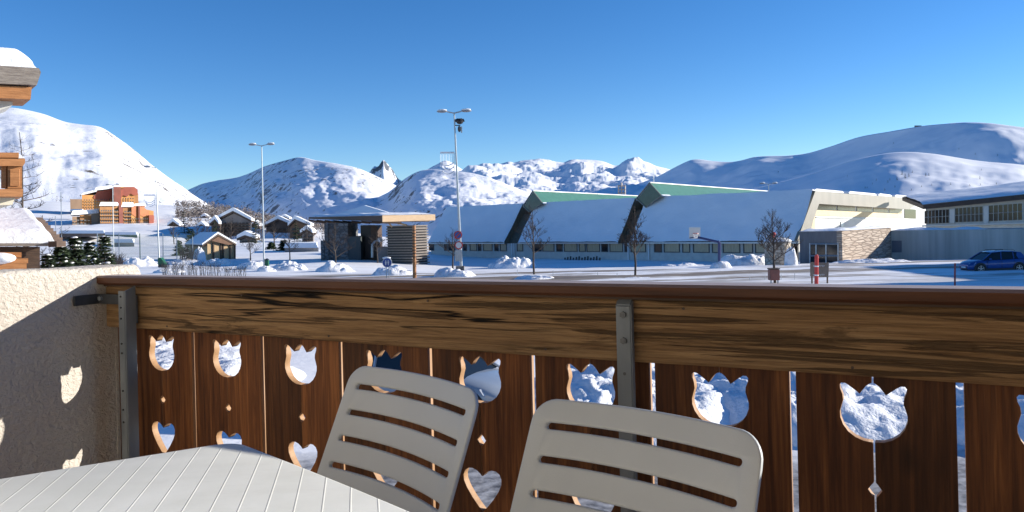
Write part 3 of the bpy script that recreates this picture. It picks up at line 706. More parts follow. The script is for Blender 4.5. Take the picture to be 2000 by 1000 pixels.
# ============================================================ PAVILION, HUT, TOWN
def P3(x, y, z): return Vector((x, y, z))
def pavilion():
    Y = 100.0; z0 = -4.9
    t = thing('pavilion', 'dark stone and slatted-wood pavilion under a wide flat snowy canopy with a pale wooden edge', 'building', (ray(735, 500).x * Y, Y, z0))
    def Q(u, v, y): return at(u, v, y)
    # canopy: corner nearest at u=746; left edge runs away to u=603, right edge to u=850
    K = Q(746, 421, 94); Lc = Q(603, 424, 112); Rc = Q(849, 419, 99); Bk = Lc + Rc - K
    up = Vector((0, 0, 1))
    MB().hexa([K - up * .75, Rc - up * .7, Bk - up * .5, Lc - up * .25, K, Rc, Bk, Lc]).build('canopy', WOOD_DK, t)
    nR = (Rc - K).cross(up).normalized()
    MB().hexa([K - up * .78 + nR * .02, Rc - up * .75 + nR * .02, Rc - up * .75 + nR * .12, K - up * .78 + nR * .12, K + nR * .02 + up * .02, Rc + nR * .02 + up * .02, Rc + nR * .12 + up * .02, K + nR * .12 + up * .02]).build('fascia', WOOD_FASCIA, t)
    def f(a, b):
        P = Lc.lerp(K, a).lerp(Bk.lerp(Rc, a), b); e = .3 * min(1, 12 * min(a, 1 - a, b, 1 - b) + .15) * (1 + .5 * noise.noise(P * .5)); return P + up * (e + .02)
    MB().grid(f, 40, 24).build('snow_roof', SNOW, t, smooth=True, fix=False)
    # low snowy ridge on the canopy
    ap = Q(712, 401, 108); pts = [Q(650, 421, 106), Q(712, 401, 106), Q(775, 420, 103)]
    MB().prism(pts, (Q(715, 401, 122) - Q(712, 401, 106))).build('snow_ridge', SNOW_ROOF, t)
    # struts and beams under it
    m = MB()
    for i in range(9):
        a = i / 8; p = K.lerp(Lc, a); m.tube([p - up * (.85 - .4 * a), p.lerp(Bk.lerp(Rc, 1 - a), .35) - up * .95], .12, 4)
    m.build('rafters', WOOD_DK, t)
    MB().hexa([Q(756, 433, 100), Q(838, 433, 102), Q(838, 433, 103), Q(756, 433, 101), Q(752, 430, 100), Q(843, 428, 102), Q(843, 428, 103), Q(752, 430, 101)]).build('eave_beam', WOOD_FASCIA, t)
    m = MB()
    for (u, v, u2, v2) in ((757, 432, 765, 443), (766, 433, 795, 440)): m.tube([Q(u, v, 96), Q(u2, v2, 98)], .12, 4)
    m.build('strut', WOOD_FASCIA, t)
    def blk(u0, u1, vt, y0, y1, mat, name, vb=None):
        a, b = Q(u0, vt, y0), Q(u1, vt, y0); zz = z0 - .5 if vb is None else Q(u0, vb, y0).z
        b.z = a.z; d = Vector((0, y1 - y0, 0))
        return MB().hexa([zl(a, zz), zl(b, zz), zl(b, zz) + d, zl(a, zz) + d, a, b, b + d, a + d]).build(name, mat, t)
    blk(633, 640, 436, 101, 108, STONEDK, 'pillar'); blk(640, 679, 436, 101.4, 108, STONEDK, 'stone_wall')
    blk(626, 633, 470, 101, 106, STONEDK, 'low_wall'); blk(680, 704, 462, 101.2, 107, simple('slate_panel', (.03, .045, .05), (.05, .065, .07), 1), 'wall_panel')
    blk(704, 724, 440, 104, 107, BLACKP, 'doorway'); blk(736, 762, 483, 100.5, 104, simple('plaster_grey', (.2, .19, .19), (.27, .25, .25), 1), 'low_wall', )
    blk(724, 737, 440, 102.5, 106, WOOD_DK, 'wall_panel')
    MB().tube([Q(727, 503, 100.4), Q(727, 478, 100.4), Q(732, 472, 100.4), Q(742, 468, 100.4)], .16, 6).build('flue_pipe', GALV, t)
    MB().ball(Q(742, 468, 100.4), .35, 8, 6).build('flue_cap', SNOW, t, smooth=True)
    # slatted corner on the right
    a0, a1, a2 = Q(757, 470, 99.5), Q(808, 470, 97.5), Q(834, 470, 99.5)
    zt_, zb_ = Q(808, 440, 97.5).z, z0 - .2
    MB().hexa([zl(a0, zb_), zl(a1, zb_), zl(a2, zb_), zl(a0 + P3(4, 6, 0), zb_), zl(a0, zt_ - .1), zl(a1, zt_ - .1), zl(a2, zt_ - .1), zl(a0 + P3(4, 6, 0), zt_ - .1)]).build('slatted_wall', BLACKP, t)
    m = MB(); n = 15
    for i in range(n):
        z = zb_ + .35 + (zt_ - zb_ - .5) * i / (n - 1)
        for p, q in ((a0, a1), (a1, a2)):
            d = (q - p); d.z = 0; d.normalize(); nn = Vector((d.y, -d.x, 0)); j = random.Random(i).uniform(.05, .35)
            A, B_ = zl(p, z) + nn * .05, zl(q, z) + nn * .05
            m.hexa([A, B_, B_ + nn * (.05 + j), A + nn * (.05 + j), A + up * .16, B_ + up * .16, B_ + up * .16 + nn * (.05 + j), A + up * .16 + nn * (.05 + j)])
    m.build('slats', WOOD_GREY, t)
pavilion()

def hut():
    Y = 112.0; at = lambda u, v, y: globals()['at'](u, v, y + (u - 405) * .06)
    zb = at(405, 508, Y).z
    t = thing('wooden_hut', 'small pale wooden hut with a snowy gabled roof beside the dark conifer', 'hut', (ray(420, 500).x * Y, Y, zb))
    A, B_, M_ = at(405, 508, Y), at(458, 507, Y), at(431, 455, Y)
    wl = at(405, 472, Y); wr = at(458, 476, Y); back = P3(-5.2, 6, 0)
    MB().prism([zl(A, zb - .5), zl(B_, zb - .5), wr, at(431, 462, Y), wl], back).build('walls', WOOD_SHED, t)
    up = Vector((0, 0, 1)); f = Vector((0, -1.0, 0)); bk = back * 1.1
    ap = at(431, 456.5, Y) + f; el = at(402, 478, Y) + f - P3(.1, 0, 0); er = at(466, 476, Y) + f
    MB().prism([ap, er, er - up * .22, ap - up * .3, ], bk - f).build('roof_slope', WOOD_DK, t)
    MB().prism([ap, el, el - up * .22, ap - up * .3], bk - f).build('roof_slope', WOOD_DK, t)
    for e in (er, el):
        MB().prism([ap + up * .3, ap + up * .02, e + up * .02, e + up * .22 + (e - ap).normalized() * .08], (bk - f) * 1.01 + P3(0, 0, .0)).build('snow_roof', SNOW, t)
    MB().prism([at(432, 461, Y) + f * .9, at(463, 476, Y) + f * .9, at(450, 478, Y) + f * .9, at(418, 470, Y) + f * .9], P3(-.03, .06, 0)).build('gable_boards', simple('gable_brown', (.13, .07, .04), (.2, .11, .07), 2, (4, 4, 1), .8), t)
    for a, b in ((418, 431), (437, 448)):
        d = MB().prism([at(a, 477, Y - .08), at(b, 477, Y - .08), at(b, 506, Y - .08), at(a, 506, Y - .08)], P3(0, .05, 0)).build('door', WOOD_SHED, t)
    m = MB()
    for u in (417, 431.5, 436, 449, 459): m.tube([at(u, 474, Y - .15), at(u, 510, Y - .15)], .12, 4)
    m.build('frame', WOOD_DK, t)
hut()

SKEW = [0, 0]
def ats(u, v, y): return at(u, v, y + (u - SKEW[0]) * SKEW[1])
def px_block(t, u0, u1, vt, vb, y, depth, mat, name='wall', side=None, slope=0):
    a, b = ats(u0, vt, y), ats(u1, vt + slope, y); zb = ats(u0, vb, y).z; d = Vector((side if side is not None else a.x / a.y * depth * .96, depth, 0))
    return MB().hexa([zl(a, zb), zl(b, zb), zl(b, zb) + d, zl(a, zb) + d, a, b, b + d, a + d]).build(name, mat, t)
def snowcap(t, u0, u1, v, y, depth, h=.8, slope=0, side=0):
    a, b = ats(u0, v, y), ats(u1, v + slope, y); d = Vector((a.x / a.y * depth * .96, depth, 0)); f = P3(0, -.5, 0)
    up = Vector((0, 0, h)); i = P3(.6, .6, 0)
    return MB().hexa([a + f, b + f, b + d, a + d, a + f + up + P3(.5, .4, 0), b + f + up + P3(-.5, .4, 0), b + d + up, a + d + up]).build('snow_roof', SNOW, t)
def win_rows(t, u0, u1, v0, v1, nu, nv, y, mat, w_=.5, h_=.5, slope=0, balc=None):
    K = .2 + 6 * SKEW[1]
    for j in range(nv):
        for i in range(nu):
            du, dv = (u1 - u0) / nu, (v1 - v0) / nv; u = u0 + du * i + du * (1 - w_) / 2; v = v0 + dv * j + dv * (1 - h_) / 2 + slope * (i / nu)
            MB().prism([ats(u, v, y - K), ats(u + du * w_, v, y - K), ats(u + du * w_, v + dv * h_, y - K), ats(u, v + dv * h_, y - K)], P3(0, .15, 0)).build('window', mat, t)
        if balc:
            v = v0 + dv * (j + 1); MB().prism([ats(u0, v - dv * .28, y - 1.2), ats(u1, v - dv * .28, y - 1.2), ats(u1, v, y - 1.2), ats(u0, v, y - 1.2)], P3(0, 1.0, 0)).build('balcony', balc, t)
ORANGE = simple('orange_render', (.42, .19, .055), (.55, .28, .09), .15, (1, 1, 1), .8)
ORANGE2 = simple('orange_wood', (.27, .125, .045), (.4, .2, .075), .3, (1, 1, 1), .8)
REDR = simple('red_cladding', (.24, .06, .04), (.34, .09, .05), .2, (1, 1, 1), .8)
DRED = simple('dark_red_cladding', (.16, .05, .035), (.24, .07, .045), .3, (1, 1, 1), .8)
BRN = simple('brown_cladding_far', (.16, .1, .06), (.25, .16, .1), .3, (1, 1, .2), .8)
SHADW = simple('far_window', (.03, .035, .045), None, rough=.3)
def apartments():
    y = 400; SKEW[:] = [200, .2]
    t = thing('apartment_building', 'stepped orange apartment block with a red upper facade, upper one on the snowy slope', 'building', tuple(at(205, 412, y)))
    px_block(t, 137, 160, 389, 413, y, 30, BRN)
    px_block(t, 160, 225, 381, 413, y + 2, 30, ORANGE)
    a = [ats(u, v, y + 1.5) for u, v in ((182, 386), (190, 374), (222, 369), (222, 388), (213, 390), (208, 394), (200, 391), (192, 394))]
    MB().prism(a, P3(-13, 25, 0)).build('red_facade', REDR, t)
    px_block(t, 222, 236, 365, 413, y - 4, 25, DRED)
    px_block(t, 236, 262, 365, 410, y, 25, ORANGE)
    MB().prism([ats(u, v, y - 1) for u, v in ((236, 370), (243, 366), (262, 365), (269, 370), (269, 380), (262, 382), (255, 378), (248, 384), (240, 381), (236, 388))], P3(-12, 24, 0)).build('red_facade', REDR, t)
    px_block(t, 262, 269, 376, 408, y + 1, 20, ORANGE2)
    snowcap(t, 160, 190, 381, y, 26, 1, -7); snowcap(t, 186, 222, 372, y, 24, 1.6, -4); snowcap(t, 224, 262, 365, y, 24, 1.6)
    win_rows(t, 162, 221, 388, 410, 12, 4, y + 1.4, SHADW, .42, .42); win_rows(t, 238, 262, 385, 408, 5, 4, y - .3, SHADW, .42, .42)
    t = thing('apartment_building', 'lower orange apartment block with balconies and dark red stair towers below the red-topped one', 'building', tuple(at(225, 455, y - 70)))
    y = 330
    px_block(t, 141, 156, 423, 448, y + 6, 20, BRN); px_block(t, 156, 178, 420, 448, y + 5, 20, ORANGE2)
    px_block(t, 178, 195, 415, 450, y + 6, 20, simple('far_grey', (.3, .28, .25), (.4, .38, .34), .2))
    px_block(t, 195, 232, 402, 452, y, 22, ORANGE2); px_block(t, 232, 240, 405, 452, y - 1.5, 22, DRED)
    px_block(t, 240, 272, 404, 452, y, 22, ORANGE2); px_block(t, 256, 300, 404, 452, y - 1, 22, ORANGE, slope=8)
    px_block(t, 291, 300, 420, 450, y - 3, 18, REDR); px_block(t, 270, 273, 402, 452, y - 2, 10, DRED)
    MB().prism([ats(u, v, y - 1.3) for u, v in ((257, 404), (268, 402), (280, 404), (291, 413), (291, 424), (286, 420), (280, 424), (274, 420), (268, 426), (257, 418))], P3(-10, 20, 0)).build('red_facade', simple('orange_red', (.38, .11, .035), (.48, .17, .05), .3), t)
    snowcap(t, 140, 195, 420, y + 4, 18, 1.8, -4); snowcap(t, 195, 232, 402, y - 1, 20, 1.6); snowcap(t, 238, 262, 404, y - 1, 20, 2); snowcap(t, 262, 284, 402, y, 18, 1)
    win_rows(t, 196, 231, 408, 450, 8, 6, y - .2, SHADW, .55, .4, 0, ORANGE2); win_rows(t, 242, 256, 410, 450, 3, 6, y - .2, SHADW, .55, .4, 0, ORANGE2)
    win_rows(t, 257, 290, 424, 450, 9, 4, y - 1.3, SHADW, .4, .45); win_rows(t, 142, 177, 427, 446, 5, 3, y + 4.5, SHADW, .6, .4)
apartments()
SKEW[:] = [0, 0]
def chalet(label, u0, u1, um, vt, ve, vb, y, depth, mat, rows=3, cols=5, left=None):
    """gabled block: eaves at ve, ridge at vt over um"""
    t = thing('chalet', label, 'building', tuple(at(um, vb, y)))
    A, B_, Lw, Rw, M_ = at(u0, vb, y), at(u1, vb, y), at(u0, ve, y), at(u1, ve + (0 if left is None else left), y), at(um, vt, y)
    d = P3(A.x / A.y * depth * .85, depth, 0); up = Vector((0, 0, 1)); k = (u1 - u0) / FPX * y * .06
    MB().prism([A - up * 3, B_ - up * 3, Rw, M_, Lw], d).build('wall', mat, t)
    for e, s in ((Lw, -1), (Rw, 1)):
        v = (e - M_); e2 = M_ + v * 1.12; f = P3(0, -1.5, 0)
        MB().prism([M_ + f, e2 + f, e2 + f + up * .6, M_ + f + up * .7], d - f * 2).build('roof', WOOD_DK, t)
        MB().prism([M_ + f + up * .72, e2 + f + up * .62, e2 + f + up * 1.5, M_ + f + up * 1.9], (d - f * 2)).build('snow_roof', SNOW, t)
    win_rows(t, u0 + (u1 - u0) * .06, u1 - (u1 - u0) * .06, ve + 1, vb - 2, cols, rows, y, SHADW, .6, .45, 0, WOOD_DK)
    return t
DKC = simple('far_dark_timber', (.09, .07, .06), (.17, .13, .11), .3, (1, 1, .3), .8)
GYC = simple('far_grey_render', (.2, .19, .19), (.32, .3, .29), .3, (1, 1, 1), .8)
chalet('tall grey chalet block with a steep snowy roof left of the double lamp', 425, 490, 458, 416, 432, 466, 260, 22, GYC, 6, 8)
chalet('small chalet with a dark roof beside the tall grey chalet block', 413, 430, 423, 432, 440, 462, 250, 15, DKC, 3, 3)
chalet('dark chalet block with long balconies right of the double lamp', 520, 575, 545, 431, 443, 468, 270, 20, DKC, 5, 6)
chalet('brown chalet with a broad snowy roof next to the pavilion', 566, 606, 578, 432, 443, 468, 255, 22, BRN, 3, 4)
for lab, u0, u1, um, vt, ve, vb, y, m_ in (
        ('small brown chalet low on the slope right of the orange blocks', 331, 352, 341, 436, 443, 456, 300, BRN), ('pale chalet above the wooden hut on the slope', 386, 404, 396, 441, 447, 458, 290, GYC),
        ('small dark chalet high on the wooded slope left of the grey block', 392, 410, 401, 424, 429, 438, 380, DKC), ('tiny chalet on the wooded slope above the brown chalet', 548, 566, 556, 425, 429, 436, 400, BRN),
        ('small snow-roofed chalet between the grey block and the double lamp', 488, 508, 499, 438, 444, 458, 300, DKC), ('low pale chalet at the foot of the slope behind the bare trees', 468, 500, 482, 464, 469, 480, 210, GYC),
        ('small chalet right of the dark chalet block foot', 590, 612, 601, 452, 458, 472, 230, GYC)):
    chalet(lab, u0, u1, um, vt, ve, vb, y, 12, m_, 2, 3)
for lab, u0, u1, v, vb, y, m_ in (('long low building with a green-edged snowy roof below the orange blocks', 205, 268, 459, 463, 240, GREEND), ('low snowy-roofed shed in front of the orange blocks', 116, 205, 456, 461, 225, DKC),
                           ('grey flat-roofed hall behind the court netting', 222, 262, 474, 488, 190, GYC), ('small snow-roofed garage on the slope left of the orange blocks', 138, 162, 412, 418, 360, GYC), ('low dark terrace building in shade behind the parked snow', 556, 622, 484, 497, 140, GYC)):
    t = thing('low_building', lab, 'building', tuple(at((u0 + u1) / 2, vb, y))); px_block(t, u0, u1, v, vb + 3, y, 10, m_); snowcap(t, u0 - 1, u1 + 1, v, y, 10, .9)

# ============================================================ LEFT NEIGHBOUR CHALET
def left_chalet():
    Y = 20.0
    q = lambda u, v, y=Y: at(u, v, y - (80 - u) * .0062); up = Vector((0, 0, 1)); d = P3(-6.5, 8, 0)
    t = thing('neighbour_chalet', 'neighbouring wooden chalet with a thick snowy eave and carved balcony at far left', 'building', tuple(at(-60, 500, Y)))
    d = P3(-.85, 1.0, 0)
    # eave seen end-on: grey boards, orange beam, white soffit
    MB().prism([q(-300, 108), q(76, 133), q(80, 141), q(78, 148), q(72, 166), q(-300, 150)], d).build('roof_board', WOOD_GREY, t)
    MB().prism([q(-300, 152, Y + .1), q(62, 170, Y + .1), q(60, 194, Y + .1), q(-300, 180, Y + .1)], d).build('eave_beam', WOOD_OR, t)
    MB().prism([q(-300, 180, Y + .5), q(26, 193, Y + .5), q(24, 206, Y + .5), q(0, 215, Y + .5), q(-300, 225, Y + .5)], d).build('soffit', WALLW, t)
    def f(a, b):
        P = q(-300, 108).lerp(q(71, 133), a) + d * b; e = (.48 + .1 * noise.noise(P * .8)) * min(1, (1 - a) * 9) ** .5 * min(1, b * 6 + .4); return P + up * (e + .01)
    g = MB().grid(f, 60, 8)
    P0 = [g.v[i] for i in range(61)]
    g.poly(P0 + [q(71, 133) - up * .0, q(-300, 108)]); g.build('snow_roof', SNOW, t, smooth=True, fix=False)
    # balcony
    Yb = 19.0
    B_ = lambda u, v, y=Yb: at(u, v, y - (50 - u) * .0062)
    MB().prism([B_(-300, 296), B_(37, 298), B_(37, 308), B_(-300, 306)], P3(-.9 * .72, .9, 0)).build('top_rail', WOOD_OR, t)
    MB().prism([B_(-300, 309, Yb - .1), B_(49, 310, Yb - .1), B_(49, 318, Yb - .1), B_(45, 324, Yb - .1), B_(-300, 324, Yb - .1)], P3(-1.2 * .72, 1.2, 0)).build('balcony_beam', WOOD_OR, t)
    for u0, u1 in ((-90, -64), (-58, -34), (-28, -4), (2, 12)):
        MB().prism([B_(u0, 325, Yb + .05), B_(u1, 325, Yb + .05), B_(u1, 368, Yb + .05), B_(u0, 368, Yb + .05)], P3(0, .06, 0)).build('baluster', WOOD_OR, t)
    MB().prism([B_(15, 325), B_(43, 325), B_(43, 368), B_(15, 368)], P3(-.9 * .72, .9, 0)).build('balcony_post', WOOD_OR, t)
    MB().prism([B_(20, 330, Yb - .03), B_(38, 330, Yb - .03), B_(38, 363, Yb - .03), B_(20, 363, Yb - .03)], P3(0, .02, 0)).build('carved_panel', WOOD_OR, t)
    MB().prism([B_(-300, 369, Yb - .1), B_(45, 369, Yb - .1), B_(44, 384, Yb - .1), B_(-300, 384, Yb - .1)], P3(-1.2 * .72, 1.2, 0)).build('balcony_beam', WOOD_OR, t)
    MB().prism([B_(-300, 386, Yb + .5), B_(30, 386, Yb + .5), B_(24, 400, Yb + .5), B_(-300, 410, Yb + .5)], P3(-2.4, 3, 0)).build('balcony_underside', simple('cream_render', (.62, .58, .46), (.7, .66, .54), 2), t)
    wallx = at(-60, 400, Y + 3)
    MB().prism([P3(wallx.x - 8, Y + 2, -4), P3(wallx.x, Y + 2, -4), P3(wallx.x - 6, Y + 9, -4), P3(wallx.x - 14, Y + 9, -4)], P3(0, 0, q(0, 200).z + 4)).build('wall', WOOD_OR, t)
    MB().hexa([B_(36, 309), B_(48, 309), B_(48, 309) + P3(-.8 * .72, .8, 0), B_(36, 309) + P3(-.8 * .72, .8, 0), B_(37, 300), B_(43, 304), B_(43, 304) + P3(-.8 * .72, .8, 0), B_(37, 300) + P3(-.8 * .72, .8, 0)]).build('snow_cap', SNOW, t)
    # porch
    t = thing('porch', 'snow-covered porch roof over brown timber boards beside the stucco wall', 'porch', tuple(at(30, 530, 24)))
    Y2 = 24.0
    def f(a, b):
        p = q(-400, 474, Y2).lerp(q(108, 474, Y2), a); r_ = q(-400, 424, Y2 + 5.5).lerp(q(62, 421, Y2 + 5.5), a)
        P = p.lerp(r_, b); e = .34 * min(1, (1 - a) * 25) ** .5 * min(1, b * 9 + .5) * min(1, (1 - b) * 8 + .3) + .05 * noise.noise(P * .7); return P + up * (e + .02)
    g = MB().grid(f, 70, 16); g.poly([g.v[i] for i in range(71)] + [q(108, 476, Y2), q(-400, 476, Y2)]); g.build('snow_roof', SNOW, t, smooth=True, fix=False)
    MB().hexa([q(-400, 481, Y2), q(104, 481, Y2), q(60, 428, Y2 + 5.5), q(-400, 428, Y2 + 5.5), q(-400, 475, Y2), q(110, 475, Y2), q(64, 422, Y2 + 5.5), q(-400, 422, Y2 + 5.5)]).build('roof_board', WOOD_GREY, t)
    m = MB()
    e0, e1 = q(108, 476, Y2), q(62, 424, Y2 + 5.5)
    for i in range(9): p = e0.lerp(e1, i / 9); m.box(p.x - .1, p.x + .16, p.y - .2, p.y + .3, p.z - .1, p.z + .08)
    m.build('shingles', WOOD_DK, t)
    MB().prism([q(-400, 482, Y2 + .5), q(78, 482, Y2 + .5), q(78, 540, Y2 + .5), q(-400, 540, Y2 + .5)], P3(-4.5, 4, 0)).build('wall', WOOD_DK, t)
    for u1, v0, v1, yy in ((42, 493, 503, Y2 - .2), (55, 505, 514, Y2 - .5), (52, 514.5, 527, Y2 - .52)):
        MB().prism([q(-400, v0, yy), q(u1, v0, yy), q(u1, v1, yy), q(-400, v1, yy)], P3(-.2, .3, 0)).build('timber_board', WOOD_OR, t)
    MB().ball(q(-6, 505, Y2 - .5), (.55, .3, .18), 14, 8).build('snow_cap', SNOW, t, smooth=True)
left_chalet()

# ============================================================ STREET FURNITURE
def street_lamp(label, u0, v0, u1, v1, y, arms, r=.1, tilt=0, group='tall lamp posts', base=None):
    top = at(u0, v0, y); bot = at(u1, v1, y)
    t = thing('street_lamp', label, 'lamp post', tuple(bot), 0, group)
    MB().tube([bot, bot.lerp(top, .35), top], [r, r * .8, r * .5], 8).build('pole', GALV, t)
    for s in arms:
        A = top; e = A + P3(.55 * s * 1.0, 0, .12)
        MB().tube([A, e], r * .45, 6).build('arm', GALV, t)
        hd = MB().ball(e + P3(.42 * s, 0, .04), (.45, .17, .11), 12, 6, None)
        h = hd.build('lamp_head', simple('lamp_grey', (.28, .28, .3), None, rough=.4), t, smooth=True)
        MB().ball(e + P3(.42 * s, 0, .15), (.39, .15, .085), 10, 6).build('snow', SNOW, h, smooth=True)
    return t
street_lamp('double-headed lamp post with a green bin at its foot, left of the pavilion', 511, 285, 516, 527, 82, (-1, 1))
L2 = street_lamp('tallest double-headed lamp post carrying black loudspeakers and round signs', 887, 221, 902, 545, 62, (-1, 1), .12)
street_lamp('thin double lamp post in front of the orange apartment blocks', 220, 362, 222, 498, 150, (-1, 1), .1)
street_lamp('tall single-headed lamp post behind the court netting', 304, 328, 311, 515, 92, (-1,), .1)
street_lamp('short double lamp post showing above the hall roof', 1501, 360, 1502, 440, 120, (-1, 1), .12)
def hang(t, u0, u1, v0, v1, y):
    m = MB(); m.tube([at(u0, v0, y), at(u1, v0, y)], .07, 6)
    n = 9
    for i in range(n + 1):
        u = u0 + (u1 - u0) * i / n; m.tube([at(u, v0, y), at(u, v0 + (v1 - v0) * (.62 - .2 * math.sin(math.pi * i / n)), y)], .014, 3)
    for j in range(3):
        p = [at(u0 + 2 * j + (u1 - u0 - 2 * j) * k / 8, v0 + (v1 - v0) * (.42 + .18 * j) + 6 * math.sin(math.pi * k / 8), y) for k in range(9)]; m.tube(p, .045, 4)
    m.tube([at(u1, v0, y), at(u1, v1, y)], .03, 4)
    m.build('light_decoration', simple('white_rope_light', (.7, .72, .75), None, rough=.5) if 'wrl' not in globals() else globals()['wrl'], t)
hang(L2, 860, 887, 298, 344, 62)
hang(bpy.data.objects['street_lamp.003'], 281, 303, 381, 402, 92)
m = MB(); c = at(898, 237, 62); m.ball(c, (.3, .3, .24), 12, 8)
for k in range(6): a = k * 1.047; m.tube([c + P3(math.cos(a) * .15, math.sin(a) * .15, 0), c + P3(math.cos(a) * .36, math.sin(a) * .36, .1)], [.1, .13], 8)
m.build('loudspeaker', BLACKP, L2)
m = MB(); c = at(897, 252, 62); m.ball(c, (.13, .16, .26), 8, 6).tube([c + P3(-.35, 0, .3), c + P3(.1, 0, .3)], .04, 4); m.build('loudspeaker', BLACKP, L2)
MB().box(*[f(c, k) for k in range(0) for f in ()] or (c.x + .12, c.x + .24, c.y - .05, c.y + .05, c.z - .3, c.z + .2)).build('speaker_bracket', GALV, L2)
for u, v, kind in ((894.5, 459, 0), (896, 479, 1)):
    c = at(u, v, 61.6)
    MB().tube([c + P3(0, .04, 0), c + P3(0, 0, 0)], .33, 24).build('round_sign', REDP if kind else REDP, L2)
    s = MB().tube([c + P3(0, .0, 0), c + P3(0, -.02, 0)], .24, 24).build('sign_face', simple('sign_face_white', (.7, .68, .66), None, rough=.4) if kind else BLUEP, L2)
    if not kind: MB().hexa([c + P3(*q) for q in ((-.3, -.05, -.24), (-.24, -.05, -.3), (-.24, -.02, -.3), (-.3, -.02, -.24), (.24, -.05, .3), (.3, -.05, .24), (.3, -.02, .24), (.24, -.02, .3))]).build('sign_bar', REDP, L2)
MB().box(*(lambda c: (c.x - .28, c.x + .28, c.y - .02, c.y + .02, c.z - .55, c.z + .35))(at(895.5, 497, 61.6))).build('sign_plate', GALV, L2)
q = at(899, 532, 61.2); MB().box(q.x - .33, q.x + .33, q.y - .3, q.y + .3, q.z - .9, q.z + .5).build('plinth', STONEDK, L2)
# hoop
def hoop():
    q = lambda u, v, y=64: at(u, v, y); b = q(1405, 526)
    t = thing('basketball_hoop', 'basketball hoop with a white backboard on a dark blue crank post', 'hoop', tuple(b))
    MB().tube([b, q(1405, 474), q(1402, 471.5)], .13, 8).build('post', NAVY, t)
    MB().tube([q(1405, 473), q(1370, 465), q(1358, 463)], .1, 8).build('arm', NAVY, t)
    c = q(1356, 456)
    bb = MB().hexa([q(1346, 466), q(1368, 466), q(1368, 466, 64.06), q(1346, 466, 64.06), q(1346, 444), q(1368, 444), q(1368, 444, 64.06), q(1346, 444, 64.06)]).build('backboard', simple('backboard_white', (.8, .76, .66), None, rough=.5), t)
    rg = [c + P3(.04 + .22 * math.cos(k * .5236), -.3 + .22 * math.sin(k * .5236), .0) for k in range(13)]
    MB().tube(rg, .025, 5).build('rim', REDP, t)
    n = MB()
    for k in range(12): a = k * .5236; n.tube([c + P3(.04 + .22 * math.cos(a), -.3 + .22 * math.sin(a), 0), c + P3(.04 + .12 * math.cos(a + .25), -.3 + .12 * math.sin(a + .25), -.4)], .012, 3)
    n.build('net', WHITEP, t)
    MB().tube([q(1347, 465, 63.96), q(1358, 463, 63.9), q(1362, 466, 63.96)], .04, 4).build('bracket', NAVY, t)
hoop()
# blue pedestrian sign
c = at(756, 513, 60)
t = thing('road_sign', 'round blue footpath sign with two pale figures on twin posts', 'road sign', (c.x, c.y, ground_z(c.x, c.y)))
MB().tube([c + P3(0, .03, 0), c + P3(0, 0, 0)], .38, 28).build('sign_rim', WHITEP, t)
f_ = MB().tube([c + P3(0, 0, 0), c + P3(0, -.015, 0)], .34, 28).build('sign_face', BLUEP, t)
for dx in (-.1, .1):
    m = MB().ball(c + P3(dx, -.02, .14), (.05, .012, .05), 10, 6); m.hexa([c + P3(dx + a, b_, z) for z, w_ in ((-.2, .03), (.08, .07)) for a, b_ in ((-w_, -.03), (w_, -.03), (w_, -.016), (-w_, -.016))]); m.build('figure', WHITEP, f_)
m = MB()
for dx in (-.08, .12): m.tube([c + P3(dx, .06, -1.6), c + P3(dx, .06, .2)], .03, 6)
m.build('posts', GALV, t)
MB().ball(c + P3(-.05, .1, .36), (.35, .12, .1), 12, 6).build('snow', SNOW, t, smooth=True)
# wooden post
b = at(810, 548, 60); tp = at(808.5, 440, 60)
t = thing('wooden_post', 'tall round wooden post in front of the slatted pavilion corner', 'post', tuple(b)); 
MB().tube([b, b.lerp(tp, .3), b.lerp(tp, .6), tp], [.15, .14, .14, .13], 10).build('shaft', WOOD_OR, t)
m = MB()
for k in range(9): p = b.lerp(tp, .42 + k * .06); m.tube([p + P3(-.02, -.02, 0), p + P3(-.02, -.02, .09)], .165, 10)
m.build('bands', WOOD_DK, t)  # dark rings stand in for ladder-like shade on the upper shaft
# litter bin, green bin, red pole, wooden board
def boxthing(name, label, cat, u0, u1, v0, v1, y, dep, mat, parts=()):
    a = at(u0, v1, y); b_ = at(u1, v0, y)
    t = thing(name, label, cat, ((a.x + b_.x) / 2, y, a.z)); MB().box(a.x, b_.x, y, y + dep, a.z, b_.z).build('body', mat, t, bevel=.03); return t, a, b_
t, a, b_ = boxthing('litter_bin', 'reddish-brown litter bin beside the round-headed bare tree', 'bin', 1505, 1523, 526, 548, 46.5, .5, simple('bin_brown', (.2, .07, .05), (.28, .1, .07), 3, rough=.5))
MB().box(a.x - .03, b_.x + .03, 46.45, 47.05, b_.z, b_.z + .06).build('lid', WOOD_DK, t, bevel=.02)
m = MB()
for x in (a.x + .08, b_.x - .08): m.box(x - .03, x + .03, 46.6, 46.7, a.z - .4, a.z)
m.build('legs', GALV, t)
t, a, b_ = boxthing('green_bin', 'green bin at the foot of the double-headed lamp post', 'bin', 517, 523.5, 508, 520, 82, .4, DKGREEN)
MB().prism([P3(a.x - .03, 81.95, b_.z), P3(b_.x + .03, 81.95, b_.z), P3((a.x + b_.x) / 2, 81.95, b_.z + .18)], P3(0, .5, 0)).build('lid', BLACKP, t)
t = thing('covered_bin', 'dark green covered box leaning at the foot of the single-headed lamp post', 'box', tuple(at(314, 516, 91)))
MB().prism([at(308, 517, 91), at(322, 517, 91), at(317, 508, 91), at(313, 503, 91), at(308, 504, 91)], P3(0, .7, 0)).build('cover', DKGREEN, t, bevel=.03)
MB().box(*(lambda p: (p.x - .3, p.x + .4, 90.95, 91.75, p.z - .3, p.z))(at(314, 517, 91))).build('base', BLACKP, t)
y = 44; c = at(1594, 530, y)
